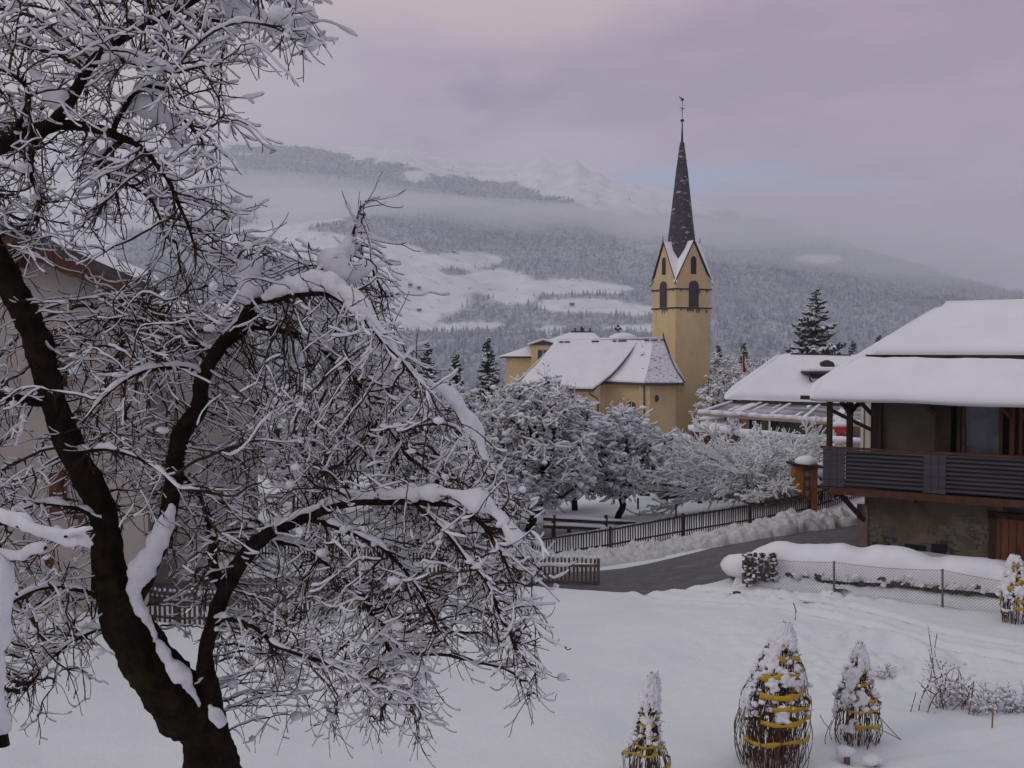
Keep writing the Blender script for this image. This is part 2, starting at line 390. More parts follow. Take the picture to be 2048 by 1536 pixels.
# ---------------------------------------------------------------- mountain range
_sk = np.array([(-2600, 330), (-1500, 300), (-600, 270), (0, 262), (400, 277), (440, 286), (560, 290), (680, 296), (780, 294), (860, 309), (960, 329), (1020, 326), (1080, 317), (1150, 329), (1230, 364), (1320, 380), (1400, 405), (1450, 425), (1600, 458), (1700, 484), (1780, 512), (1880, 540), (1980, 566), (2048, 588), (2300, 640), (3200, 660), (5000, 600)], float)
def skyline(px): return np.interp(px, _sk[:, 0], _sk[:, 1])
def ridge_y(px): return np.interp(px, [-2600, 400, 1000, 1400, 2048, 5000], [4300, 4300, 4200, 3700, 2900, 2800])
Y0, Z0 = 900.0, -64.0
nu, nt = 760, 300
U = np.linspace(-2300, 4300, nu); Tt = np.linspace(0, 1, nt)
UU, TT = np.meshgrid(U, Tt)
RY = ridge_y(UU); YY = Y0 * 0.6 + (RY - Y0 * 0.6) * TT
ZR = CAMZ + (HZ - skyline(UU)) / FPX * RY
prof = np.clip((YY - Y0) / (RY - Y0), 0, 1)
ZZ = Z0 + (ZR - Z0) * (0.35 * prof + 0.65 * prof ** 1.6)
XXm = (UU - CX) / FPX * YY
Pm = np.column_stack([XXm.ravel(), YY.ravel()])
rel = np.clip(prof * 4, 0, 1) * np.clip((1 - prof) * 6 + 0.10, 0, 1)
ZZ = ZZ + ((fbm(Pm, 1 / 420., 5, 3) - 0.5) * 150 * rel.ravel()).reshape(ZZ.shape) + ((np.abs(fbm(Pm, 1 / 130., 4, 8) - 0.5) - 0.12) * -60 * rel.ravel()).reshape(ZZ.shape)
# rocky crest ribs
rib = np.exp(-((UU - 1130) / 150) ** 2) * np.clip((prof - 0.6) * 3, 0, 1)
ZZ += rib * (vnoise(np.column_stack([UU.ravel() / 16.0, TT.ravel() * 5]), 1, 5).reshape(ZZ.shape) - 0.5) * 46
back_y = RY[-1] + 1500; V = np.column_stack([XXm.ravel(), YY.ravel(), ZZ.ravel()])
Bk = np.column_stack([(U - CX) / FPX * back_y, back_y, np.full(nu, -100.0)])
V = np.concatenate([V, Bk])
def project(V):
    V = np.asarray(V); x, y, z = V[:, 0], V[:, 1], V[:, 2] - CAMZ
    c, s = math.cos(PITCH), math.sin(PITCH); dp = y * c - z * s; up = y * s + z * c
    return CX + FPX * x / dp, CY - FPX * up / dp
def forest_mask(V):
    """where the real slopes carry forest (1) or open snowfields (0)"""
    px, py = project(V); n = fbm(V[:, :2], 1 / 170., 4, 40); n2 = fbm(V[:, :2], 1 / 60., 3, 44)
    f = np.full(len(V), 0.74) + (n - 0.5) * 0.5
    for (cx, cy, rx, ry) in [(835, 600, 80, 42), (800, 545, 66, 48), (785, 640, 60, 22), (930, 520, 70, 15), (985, 562, 62, 18), (1025, 588, 40, 15), (1140, 573, 64, 13), (1230, 578, 36, 8), (1180, 612, 74, 13), (1270, 622, 40, 9),
                             (1120, 612, 34, 10), (550, 480, 110, 26), (690, 505, 80, 22), (600, 430, 90, 18), (120, 480, 90, 60), (260, 410, 160, 36), (60, 380, 150, 50), (330, 330, 120, 34), (1640, 518, 42, 8), (1105, 660, 30, 8), (960, 650, 40, 7),
                             (1270, 655, 60, 6), (900, 655, 50, 7), (-400, 500, 200, 60)]:
        q = ((px - cx) / rx) ** 2 + ((py - cy) / ry) ** 2
        f -= 1.0 * np.exp(-q ** 1.6 * 0.8)
    # open crest above the tree line
    below = py - skyline(px)
    line = np.interp(px, [-300, 300, 430, 470, 640, 700, 780, 860, 950, 1030, 1090, 1200, 1400, 1450, 2048], [60, 50, 26, 2, 4, 22, 34, 34, 30, 40, 74, 70, 30, 0, 0])
    f = np.where(below < line + (n2 - 0.5) * 26, f - 0.75, f)
    f -= 0.9 * np.exp(-(((px - 833) / 22) ** 2 + ((py - 352) / 10) ** 2))
    f -= 0.28 * np.clip((440 - px) / 120, 0, 1) * np.clip((500 - py) / 60, 0, 1)
    return np.clip((f + (n2 - 0.5) * 0.35 - 0.38) / 0.16, 0, 1)
Fm = grid_faces(nt, nu)
bi = (nt - 1) * nu + np.arange(nu - 1); Fm = np.concatenate([Fm, np.column_stack([bi, bi + 1, nt * nu + np.arange(1, nu), nt * nu + np.arange(nu - 1)])])
fm = forest_mask(V); 
M['mountain'] = mat('mountain_snow', (0.80, 0.79, 0.81), (0.70, 0.69, 0.71), 0.01, 0.9, spec=0.1)
mm = M['mountain']; tt = NT(mm.node_tree); pb = tt.n['Principled BSDF']
att = tt.add('ShaderNodeAttribute', attribute_name='forest').outputs['Fac']
vec = tt.add('ShaderNodeTexCoord').outputs['Object']
grain = tt.noise(vec, 0.09, 5, 0.75)
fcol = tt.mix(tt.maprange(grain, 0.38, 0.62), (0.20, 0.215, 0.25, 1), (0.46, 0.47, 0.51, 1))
scol = pb.inputs['Base Color'].links[0].from_socket
rk = tt.mix(tt.math('MULTIPLY', tt.maprange(tt.noise(vec, 0.035, 6, 0.75), 0.56, 0.66), 0.6), scol, (0.28, 0.25, 0.26, 1))
tt.l.new(tt.mix(att, rk, fcol), pb.inputs['Base Color'])
mo = np_mesh('mountain', V, Fm, M['mountain'])
a = mo.data.attributes.new('forest', 'FLOAT', 'POINT'); a.data.foreach_set('value', fm.astype(np.float32))
tag(mo, 'snowy mountain range with forest bands behind the village', 'mountain', kind='structure')

# trees of the mountain forest
rng = np.random.default_rng(7)
idx = rng.choice(nt * nu, 150000, p=None)
cu = np.interp(idx % nu, np.arange(nu), U); ok = (cu > -260) & (cu < 2250) & (fm[idx] > 0.05)
idx = idx[ok]; keep = rng.random(len(idx)) < fm[idx] * 0.95 + 0.05; idx = idx[keep]
idx2 = rng.choice(nt * nu, 5000); cu2 = np.interp(idx2 % nu, np.arange(nu), U); idx2 = idx2[(cu2 > -260) & (cu2 < 2250)]
idx2 = idx2[fbm(V[idx2, :2], 1 / 90., 2, 71) > 0.58]; idx = np.concatenate([idx, idx2])
tp = V[idx].copy(); tp[:, :2] += rng.normal(0, 6, (len(idx), 2)); tp[:, 2] -= 2
hh = rng.uniform(6, 15, len(idx)); rr = hh * rng.uniform(0.2, 0.34, len(idx)); an = rng.uniform(0, 6.28, len(idx))
ring = [np.column_stack([tp[:, 0] + rr * np.cos(an + k * 2.094), tp[:, 1] + rr * np.sin(an + k * 2.094), tp[:, 2]]) for k in range(3)]
top = tp + np.column_stack([np.zeros(len(hh)), np.zeros(len(hh)), hh])
n = len(hh); VV = np.concatenate(ring + [top]); i = np.arange(n)
FF = np.concatenate([np.column_stack([i, i + n, i + 3 * n]), np.column_stack([i + n, i + 2 * n, i + 3 * n]), np.column_stack([i + 2 * n, i, i + 3 * n])])
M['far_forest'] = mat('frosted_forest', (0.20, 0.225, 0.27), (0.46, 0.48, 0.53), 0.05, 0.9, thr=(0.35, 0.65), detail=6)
tag(np_mesh('mountain_forest', VV, FF, M['far_forest'], smooth=False), 'frosted conifer forest covering the far mountain slopes', 'forest', kind='stuff')

# farm huts scattered over the far snowfields
M['hut_wall'] = mat('dark_hut_timber', (.05, .04, .04)); _hut = None
for i, (px, py, lab) in enumerate(((838, 575, 'dark hut in the middle of the big far snowfield'), (818, 571, 'smaller hut left of the dark hut on the far snowfield'), (835, 620, 'hut near the lower end of the big far snowfield'), (784, 622, 'hut at the lower left of the far snowfield'), (905, 505, 'hut at the upper forest edge of the far slope'), (1148, 612, 'hut on the long snow strip left of the church tower'))):
    d_ = np.hypot((project(V[:nt * nu])[0] - px), (project(V[:nt * nu])[1] - py)); q = V[int(d_.argmin())]
    if _hut is None:
        _hut = thing('hut', (0, 0, 0), lab, 'hut', 'farm huts on the far mountain slope'); MB().box((0, 0, 1), (11, 9, 9)).build('wall', M['hut_wall'], _hut)
        m_ = MB(); m_.hexa([Vector((-7, -6, 5)), Vector((7, -6, 5)), Vector((0, -6, 9))], [Vector((-7, 6, 5)), Vector((7, 6, 5)), Vector((0, 6, 9))]); m_.build('roof', M['snow_roof'], _hut); o = _hut
    else: o = copy_tree(_hut)
    o.location = (q[0], q[1] - 4, q[2] + 2); o['label'] = lab; o.rotation_euler = (0, 0, i * .5); o.scale = (.62, .62, .5)
# ---------------------------------------------------------------- building helpers
M['ochre'] = mat('ochre_render', (0.64, 0.49, 0.27), (0.56, 0.415, 0.22), 0.55, 0.9, 0.25, 12, c3=(0.42, 0.29, 0.15), s3=0.35, thr3=(0.58, 0.75))
M['ochre_tower'] = mat('weathered_ochre_render', (0.64, 0.48, 0.265), (0.49, 0.35, 0.185), 0.30, 0.9, 0.3, 8, thr=(0.3, 0.75), c3=(0.40, 0.27, 0.14), s3=0.5, thr3=(0.58, 0.78), stretch=(1, 1, 0.6))
M['quoin'] = mat('pale_quoin', (0.64, 0.51, 0.30), (0.57, 0.43, 0.24), 1.5, 0.9)
M['stain'] = mat('damp_stain', (0.12, 0.085, 0.05), (0.22, 0.15, 0.08), 3, 0.95)
M['slate'] = mat('slate_with_snow', (0.040, 0.036, 0.048), (0.075, 0.066, 0.08), 3, 0.7, 0.5, 6, c3=(0.42, 0.42, 0.46), s3=0.75, thr3=(0.57, 0.66), stretch=(1.2, 1.2, 3.6))
M['dark_iron'] = mat('dark_iron', (0.03, 0.025, 0.03), rough=0.6, spec=0.4)
M['brown_metal'] = mat('brown_gutter', (0.055, 0.038, 0.035), rough=0.6)
M['louvre'] = mat('dark_louvre', (0.040, 0.036, 0.042), (0.07, 0.06, 0.07), 4, 0.8)
M['glass'] = mat('dark_window_glass', (0.03, 0.03, 0.035), rough=0.12, spec=0.6)
M['white_paint'] = mat('white_painted_wood', (0.70, 0.70, 0.72), rough=0.6)
M['wood_dark'] = mat('old_dark_timber', (0.030, 0.019, 0.014), (0.055, 0.033, 0.022), 5, 0.85, 0.6, 20, stretch=(1, 1, 0.25))
M['wood_brown'] = mat('red_brown_timber', (0.105, 0.040, 0.020), (0.07, 0.026, 0.016), 4, 0.8, 0.4, 16)

def arch(c, w, h, ax, dz=Vector((0, 0, 1)), n=8, pointed=0.0):
    """outline of a round- or pointed-headed opening, bottom centre c, total height h"""
    pts = [c - ax * (w / 2), c + ax * (w / 2)]; hs = h - w / 2 * (1 + pointed)
    for k in range(n + 1):
        a = math.pi * k / n
        x = math.cos(a) * w / 2; z = math.sin(a) * w / 2 * (1 + pointed)
        pts.append(c + ax * x + dz * (hs + z))
    return pts
def slab(pts, nrm, th): return [p + nrm * th for p in pts]
def snow_quad(name, p00, p10, p11, p01, th, mtl, parent, nx=24, ny=16, seed=1, wav=0.25, edge=0.35, over=0.0, drop=0.0, kind=None):
    """thick soft snow lying on a roof plane; p00-p10 is the eave, p01-p11 the ridge"""
    p00, p10, p11, p01 = [Vector(p) for p in (p00, p10, p11, p01)]
    V = []; U_, V_ = np.linspace(0, 1, nx + 1), np.linspace(0, 1, ny + 1)
    L = (p10 - p00).length; H = ((p01 + p11) / 2 - (p00 + p10) / 2).length
    nrm = (p10 - p00).cross(p01 - p00).normalized()
    if nrm.z < 0: nrm = -nrm
    ptsb = []; ptst = []; eu = edge / L; ev = edge / H
    def prof(d, e): d = min(1.0, max(0.0, d / e)); return math.sqrt(max(0.0, 1 - (1 - d) ** 2))
    # denser sampling near the edges
    def space(n, e): 
        a = [0, e * .12, e * .35, e * .7]; m = list(np.linspace(e, 1 - e, n)); return a + m + [1 - q for q in a[::-1]]
    Us, Vs = space(nx, min(0.3, eu)), space(ny, min(0.3, ev))
    for v in Vs:
        for u in Us:
            b = (p00 * (1 - u) + p10 * u) * (1 - v) + (p01 * (1 - u) + p11 * u) * v
            ptsb.append(b); ptst.append((u, v))
    B = np.array([tuple(p) for p in ptsb]); UV = np.array(ptst)
    nz = fbm(B, 1.1, 3, seed) - 0.5; nz2 = fbm(B, 0.35, 2, seed + 3) - 0.5
    T = np.zeros_like(B)
    for i in range(len(B)):
        u, v = UV[i]; pr = prof(min(u, 1 - u), eu) * prof(min(v, 1 - v), ev)
        t = th * pr * (1 + wav * nz[i] * 1.3 + wav * nz2[i] * 1.5)
        q = Vector(B[i]) + nrm * t
        if over and v < ev * 1.2:                       # snow bulging over the eave
            k = 1 - v / (ev * 1.2)
            dn = ((p00 + p10) / 2 - (p01 + p11) / 2).normalized()
            q += dn * over * k * prof(min(u, 1 - u), eu) * (0.6 + 1.2 * (nz2[i] + .5)) * math.sin(min(1, k * 1.0) * math.pi / 2) * (1 if v > 0 else .55)
            q.z -= drop * k * k * (0.35 + 1.5 * max(0, nz2[i] + 0.25))
        T[i] = q
    m, n = len(Vs), len(Us); F = grid_faces(m, n); N = m * n
    rim = [i for i in range(n)] + [j * n + n - 1 for j in range(1, m)] + [(m - 1) * n + i for i in range(n - 2, -1, -1)] + [j * n for j in range(m - 2, 0, -1)]
    S = [(rim[i], rim[i - 1], N + rim[i - 1], N + rim[i]) for i in range(len(rim))]
    o = np_mesh(name, np.concatenate([T, B]), [F, np.array(S), F[:, ::-1] + N], mtl, parent)
    return o

# ---------------------------------------------------------------- church
DT = 110.0
sT = 4.6; th_ = R(25)
Cn = at(1351, 700, DT); ax = Vector((math.cos(th_), math.sin(th_), 0)); ay = Vector((-math.sin(th_), math.cos(th_), 0))
T0 = Vector((Cn.x, Cn.y, 0)); tc_ = T0 + ax * sT / 2 + ay * sT / 2
zb = -5.0; zc1, zc2, ze, za = zat(615, DT), zat(577, DT), zat(565, DT), zat(481, DT)
church = thing('church', Vector((tc_.x, tc_.y, zb)), 'ochre village church with tall slate spire and snowy nave roof', 'church')
def corners(z, e=0.0): return [T0 - ax * e - ay * e + Vector((0, 0, z)), T0 + ax * (sT + e) - ay * e + Vector((0, 0, z)), T0 + ax * (sT + e) + ay * (sT + e) + Vector((0, 0, z)), T0 - ax * e + ay * (sT + e) + Vector((0, 0, z))]
m = MB(); m.hexa(corners(zb), corners(ze)); tower = m.build('tower', M['ochre_tower'], church)
faces = [(T0 + ax * sT / 2, ax, -ay), (T0 + ay * sT / 2, -ay, -ax), (T0 + ax * sT + ay * sT / 2, ay, ax), (T0 + ay * sT + ax * sT / 2, -ax, ay)]
for (fc, fx, fn) in faces:
    Z = lambda z: Vector((0, 0, z))
    # gable wall
    a = [fc - fx * sT / 2 + Z(ze), fc + fx * sT / 2 + Z(ze), fc + fx * 0.12 + Z(za - 0.25), fc - fx * 0.12 + Z(za - 0.25)]
    g = MB(); g.hexa(slab(a, fn, 0.0), slab(a, -fn, 0.35)); g.build('gable', M['ochre_tower'], tower)
    # gable roof slopes running in to the spire
    for s in (-1, 1):
        r = MB(); e0 = fc + fx * s * (sT / 2 + 0.30) + Z(ze - 0.25) + fn * 0.20; e1 = fc + Z(za + 0.05) + fn * 0.20
        i1 = Vector((tc_.x, tc_.y, za + 0.05))
        nn = (e1 - e0).cross(fn).normalized(); nn = nn if nn.z > 0 else -nn
        q = [e0, e1, i1]; r.hexa(q, slab(q, nn, 0.09)); rf = r.build('gable_roof', M['brown_metal'], tower)
        sn = MB(); q2 = [e0 + nn * .093 - fn * .05, e1 + nn * .093 - fn * .05, i1 + nn * .093]; sn.hexa(q2, slab(q2, nn, 0.10 if s < 0 else .05)); sn.build('roof_snow', M['snow_roof'], tower, bevel=0.03)
    fi = MB(); fi.tube([fc + Z(za) + fn * 0.2, fc + Z(za + 0.75) + fn * 0.2], [0.06, 0.02], 6); fi.build('finial', M['dark_iron'], tower)
    for (zz, hh_, ww) in ((zc1 + 0.12, zat(565, DT) + 0.15 - zc1, 1.22), (zat(547, DT), 2.0, 0.78)):
        c = fc + Z(zz)
        o = MB(); pts = arch(c, ww, hh_, fx, pointed=0.15 if ww < 1 else 0.0); o.hexa(slab(pts, fn, 0.03), slab(pts, fn, -0.12)); win = o.build('belfry_window', M['louvre'], tower)
        fr = MB(); po = arch(c - Z(0.08), ww + 0.22, hh_ + 0.16, fx, pointed=0.15 if ww < 1 else 0.0)
        # reveal ring of paler render around the opening
        nP = len(po); ring = MB(); 
        for k in range(nP):
            k2 = (k + 1) % nP; q = [pts[k], pts[k2], po[k2], po[k]]; ring.hexa(slab(q, fn, 0.045), slab(q, fn, -0.02))
        ring.build('window_surround', M['quoin'], win)
        lv = MB()
        for k in range(int(hh_ / 0.22) - 1): lv.box(c + Z(0.16 + k * 0.22) + fn * 0.05, (ww * 0.92, 0.05, 0.07), fx, fn)
        lv.build('louvre_slats', M['wood_dark'], win)
    # damp streaks below the string course
    st = MB()
    rs = random.Random(int(fc.x * 10))
    for k in range(10):
        u = rs.uniform(-0.46, 0.46) * sT
        if k < 4: u = rs.uniform(-0.16, 0.16) * sT
        if k > 7: u = rs.uniform(0.38, 0.47) * sT
        w_, l_ = rs.uniform(.1, .28), rs.uniform(.15, .75)
        q = [fc + fx * (u - w_) + Z(zc1 - .12), fc + fx * (u + w_) + Z(zc1 - .12), fc + fx * (u + w_ * .5) + Z(zc1 - .1 - l_ * .7), fc + fx * u + Z(zc1 - .1 - l_), fc + fx * (u - w_ * .7) + Z(zc1 - .1 - l_ * .6)]
        st.hexa(slab(q, fn, 0.006 + 0.001 * k), slab(q, fn, -0.02))
        if k > 3:
            q = [p + Z(zc2 - zc1) for p in q]; st.hexa(slab(q, fn, 0.006 + 0.001 * k), slab(q, fn, -0.02))
    st.each('damp_stain', M['stain'], tower)
for zc in (zc1, zc2):
    k = MB(); k.hexa(corners(zc - .1, .12), corners(zc + .08, .16)); cc = k.build('string_course', M['brown_metal'], tower)
    k = MB(); k.hexa(corners(zc + .083, .12), corners(zc + .11, .06)); k.build('ledge_snow', M['snow_roof'], cc)
# string course 2 must not cross the belfry windows: windows stand proud of the wall, hoods added
for (fc, fx, fn) in faces:
    c = fc + Vector((0, 0, zc1 + 0.12)); hh_ = zat(565, DT) + 0.15 - zc1
    pts = arch(c, 1.22, hh_, fx); o = MB(); o.hexa(slab(pts, fn, 0.19), slab(pts, fn, 0.02)); o.build('belfry_shutter', M['louvre'], tower)
# corner quoins
q = MB()
for (cx_, cy_) in ((0, 0), (sT, 0), (0, sT), (sT, sT)):
    z = zb + 1; k = 0
    while z < ze - .5:
        l = 0.55 if k % 2 else 0.32
        c = T0 + ax * cx_ + ay * cy_
        sx = 1 if cx_ == 0 else -1; sy = 1 if cy_ == 0 else -1
        q.box(c + ax * sx * (l / 2 - 0.02) + ay * sy * (l / 2 - .02) + Vector((0, 0, z)), (l, l, 0.36), ax, ay); z += 0.40; k += 1
q.build('corner_stones', M['ochre_tower'], tower)
# spire
spz = [(2.12, ze - .4), (2.02, zat(535, DT)), (1.60, zat(480, DT)), (1.12, zat(405, DT)), (0.70, zat(335, DT)), (0.26, zat(275, DT)), (0.15, zat(272, DT)), (0.055, zat(232, DT))]
m = MB(); m.lathe((tc_.x, tc_.y, 0), spz, 8, rot=th_ + math.pi / 8); spire = m.build('spire', M['slate'], church)
m = MB(); zt = zat(228, DT); m.lathe((tc_.x, tc_.y, 0), [(0.02, zt - .22), (0.17, zt - .12), (0.22, zt), (0.17, zt + .12), (0.02, zt + .2)], 12); m.build('spire_ball', M['dark_iron'], spire, True)
m = MB(); m.lathe((tc_.x, tc_.y, 0), [(0.19, zt + .11), (0.14, zt + .2), (0.02, zt + .26)], 12); m.build('ball_snow', M['snow_roof'], spire, True)
m = MB(); c = Vector((tc_.x, tc_.y, 0)); m.tube([c + Vector((0, 0, zt)), c + Vector((0, 0, zat(186, DT)))], 0.035, 6)
zx = zat(203, DT); m.beam(c + ax * -.32 + Vector((0, 0, zx)), c + ax * .32 + Vector((0, 0, zx)), .06, .06); m.beam(c - ax * .2 + Vector((0, 0, zx - .35)), c + ax * .2 + Vector((0, 0, zx + .02)), .04, .04)
cz = zat(185, DT); m.lathe((tc_.x, tc_.y, 0), [(0.02, cz - .2), (.17, cz - .08), (.15, cz + .1), (.02, cz + .17)], 8); m.beam(c + Vector((0, 0, cz + .05)), c + ax * -.42 + Vector((0, 0, cz + .26)), .04, .12)
m.build('spire_cross', M['dark_iron'], spire)

# nave and choir in front of the tower
zE = zat(770, 101); zR = zat(687, 106)
b = lambda px, D, z: Vector((at(px, 700, D).x, D, z))
W_out = [(1030, 99.5), (1182, 99.5), (1200, 101.2), (1204, 102.6), (1288, 100.6), (1347, 103.6), (1352, 112), (1036, 112)]
wallp = [b(px, D, 0) for px, D in W_out]
m = MB(); m.hexa([p + Vector((0, 0, -6)) for p in wallp], [p + Vector((0, 0, zE + 0.02)) for p in wallp]); nave = m.build('nave_wall', M['ochre'], church)
m = MB(); m.hexa([p + Vector((0, 0, zE - .3)) for p in [b(1030, 99.38, 0), b(1184, 99.38, 0), b(1184, 99.5, 0), b(1030, 99.5, 0)]], [p + Vector((0, 0, zE - .02)) for p in [b(1030, 99.38, 0), b(1184, 99.38, 0), b(1184, 99.5, 0), b(1030, 99.5, 0)]])
m.build('eave_cornice', M['quoin'], nave)
# pilaster strips
m = MB()
for (px, D) in ((1180, 99.47), (1206, 102.5), (1289, 100.58), (1346, 103.5)):
    p = b(px, D, 0); m.box(p + Vector((0, 0, (zE - 6) / 2 + .0)), (1.1 if px < 1300 else .6, .10, zE + 6 - .06))
m.build('corner_strip', M['quoin'], nave)
# window facing the viewer (between 1204 and 1288) and the round one
A_, B_ = b(1204, 102.6, 0), b(1288, 100.6, 0); fx = (B_ - A_).normalized(); fn = Vector((fx.y, -fx.x, 0))
c = A_ + fx * ((B_ - A_).length * 0.715) + Vector((0, 0, zat(860, 101.2)))
def churchwin(c, w, h, fx, fn, parent):
    pts = arch(c, w, h, fx); po = arch(c - Vector((0, 0, .12)), w + .34, h + .29, fx)
    o = MB(); o.hexa(slab(pts, fn, .02), slab(pts, fn, -.1)); wn = o.build('window', M['glass'], parent)
    rg = MB(); nP = len(po)
    for k in range(nP): k2 = (k + 1) % nP; qd = [pts[k], pts[k2], po[k2], po[k]]; rg.hexa(slab(qd, fn, .07), slab(qd, fn, -.02))
    rg.build('window_frame', M['quoin'], wn)
    mu = MB(); mu.box(c + fn * .04 + Vector((0, 0, h / 2 - .05)), (.05, .04, h - .15), fx, fn)
    for k in range(1, 6): mu.box(c + fn * .045 + Vector((0, 0, h * k / 6.3)), (w * .95, .04, .05), fx, fn)
    mu.build('window_bars', M['white_paint'], wn)
churchwin(c, 1.0, 2.9, fx, fn, nave)
A2, B2 = B_, b(1347, 103.6, 0); fx2 = (B2 - A2).normalized(); fn2 = Vector((fx2.y, -fx2.x, 0))
cr = A2 + fx2 * ((B2 - A2).length * 0.42) + Vector((0, 0, zat(797, 101.8)))
o = MB(); pts = [cr + fx2 * math.cos(a_ * math.pi / 10) * .38 + Vector((0, 0, math.sin(a_ * math.pi / 10) * .38)) for a_ in range(20)]
o.hexa(slab(pts, fn2, .02), slab(pts, fn2, -.1)); rw = o.build('round_window', M['glass'], nave)
o = MB(); po = [cr + (p - cr) * 1.32 for p in pts]
for k in range(20): k2 = (k + 1) % 20; qd = [pts[k], pts[k2], po[k2], po[k]]; o.hexa(slab(qd, fn2, .06), slab(qd, fn2, -.02))
o.build('window_frame', M['quoin'], rw)
o = MB(); o.box(cr + fn2 * .04, (.06, .04, .7), fx2, fn2); o.box(cr + fn2 * .045, (.7, .04, .06), fx2, fn2); o.build('window_bars', M['brown_metal'], rw)
# roof: ridge and eaves, choir facets flare outwards
RL, RR = b(1113, 106, zR + .1), b(1326, 106.5, zat(681, 106.5))
over = .45
eN0, eN1 = b(1022, 98.9, zat(778, 98.9)), b(1186, 98.9, zat(781, 98.9))
e1, e2, e3, e4 = b(1200, 101.9, zat(765, 101.9)), b(1289, 100.0, zat(769, 100.0)), b(1368, 103.2, zat(769, 103.2)), b(1372, 112, zE)
def facet(name, poly, mtl, parent, th=.12, n=None):
    m = MB(); nn = (poly[1] - poly[0]).cross(poly[2] - poly[0]).normalized(); nn = nn if nn.z > 0 else -nn
    m.hexa(poly, slab(poly, nn, th)); return m.build(name, mtl, parent), nn
roof = MB()
def flare(e, r, k, sag=.5): p = e.lerp(r, k); p.z -= sag * math.sin(math.pi * k) * (r.z - e.z) * .22; return p
def strip(ea, eb, ra, rb, n=6):
    """curved roof facet between two hips"""
    A = [flare(ea, ra, i / n) for i in range(n + 1)]; B = [flare(eb, rb, i / n) for i in range(n + 1)]
    return A, B
def roofstrip(nm, ea, eb, ra, rb, mtl, parent, th, lift=0.0, n=8, nx=10, seed=3, wob=0.0):
    A, B = strip(ea, eb, ra, rb, n); V = []
    for i in range(n + 1):
        for j in range(nx + 1): V.append(A[i].lerp(B[i], j / nx) + Vector((0, 0, lift)))
    V = np.array([tuple(v) for v in V]); Tn = V.copy(); Tn[:, 2] += th
    if wob: Tn[:, 2] += (fbm(V, 1.2, 3, seed) - .5) * wob
    F = grid_faces(n + 1, nx + 1); N = len(V)
    rim = [i for i in range(nx + 1)] + [j * (nx + 1) + nx for j in range(1, n + 1)] + [n * (nx + 1) + i for i in range(nx - 1, -1, -1)] + [j * (nx + 1) for j in range(n - 1, 0, -1)]
    S = [(rim[i], rim[i - 1], N + rim[i - 1], N + rim[i]) for i in range(len(rim))]
    return np_mesh(nm, np.concatenate([Tn, V]), [F, F[:, ::-1] + N, np.array(S)], mtl, parent, smooth=False)
rootroof = roofstrip('roof', eN0, eN1, RL, b(1275, 106.1, zR), M['brown_metal'], church, .14)
roofstrip('roof_snow', eN0 + Vector((0, .04, 0)), eN1 + Vector((0, .04, 0)), RL, b(1275, 106.1, zR), M['snow_roof'], rootroof, .22, .143, nx=30, wob=.1)
rm = b(1262, 106.3, zat(684, 106.3))
for (ea, eb, ra, rb, mt_) in ((eN1, e1, b(1275, 106.1, zR), b(1279, 106.1, zR), 'snow_roof'), (e1, e2, b(1279, 106.1, zR), b(1307, 106.4, zat(683, 106.4)), 'snow_roof'), (e2, e3, b(1307, 106.4, zat(683, 106.4)), RR, 'snow_thin')):
    rs_ = roofstrip('choir_roof', ea, eb, ra, rb, M['brown_metal'], church, .14, n=10)
    roofstrip('roof_snow', ea + Vector((0, .03, 0)), eb + Vector((0, .03, 0)), ra, rb, M[mt_], rs_, .12 if mt_ == 'snow_thin' else .17, .143, n=10, nx=16, wob=.05)
# back slopes close the roof
bk = MB(); bk.hexa([RL, RR, e4, b(1036, 113, zE)], [p + Vector((0, 0, .12)) for p in (RL, RR, e4, b(1036, 113, zE))]); bk.build('back_roof', M['snow_roof'], church)
bk = MB(); bk.hexa([e3, RR, e4], [p + Vector((0, 0, .12)) for p in (e3, RR, e4)]); bk.build('end_roof', M['snow_thin'], church)
# bare slates where snow slid off
sl_ = MB(); rs = random.Random(4)
for k in range(70):
    v = rs.uniform(.34, .96); u = rs.gauss(0, .25)
    A_s = flare(e1.lerp(e2, .93), b(1284, 106.3, zR), v); B_s = flare(e2.lerp(e3, .45), b(1312, 106.45, zR), v)
    p = A_s.lerp(B_s, min(1, max(0, .5 + u * (1.3 - v * .4)))) + Vector((0, -.03, .30)); L_ = rs.uniform(.12, .5)
    sl_.box(p, (L_, .10, .05), Vector((.97, .0, rs.uniform(-.2, .1))).normalized())
sl_.build('bare_slate', M['slate'], church)
# ridge tiles seen through the snow
rt = MB(); x = 1118
while x < 1322:
    w_ = rs.uniform(6, 20); 
    if rs.random() < .72 or x > 1270:
        a1, a2 = RL.lerp(RR, (x - 1113) / 213), RL.lerp(RR, min(1, (x + w_ - 1113) / 213))
        rt.beam(a1 + Vector((0, -.46, .06)), a2 + Vector((0, -.46, .06)), .1, .14)
    x += w_ + rs.uniform(1, 5)
rt.build('ridge_tiles', M['brown_metal'], church)
hp = MB(); hpts = [flare(e3, RR, i / 10) + Vector((.08, -.05, .2)) for i in range(11)]
hp.tube(hpts + [RR + Vector((0, 0, .85))], [.11] * 11 + [.04], 6); hp.build('hip_flashing', M['brown_metal'], church)
rc = MB()
V2 = Vector((0, 0, 0.32)); rc.tube([RL + V2, RR + V2 * .8], .13, 8); rc.build('ridge_snow', M['snow_roof'], church, True)
gt = MB()
for a1, a2 in ((eN0, eN1), (eN1, e1), (e1, e2), (e2, e3)): gt.tube([a1 + Vector((0, -.06, -.02)), a2 + Vector((0, -.06, -.02))], .10, 6)
gt.build('gutter', M['brown_metal'], church)
dp = MB(); p = e2 + Vector((0, .1, 0)); dp.tube([p, p + Vector((.05, .35, -.5)), p + Vector((.05, .38, -8))], .075, 6)
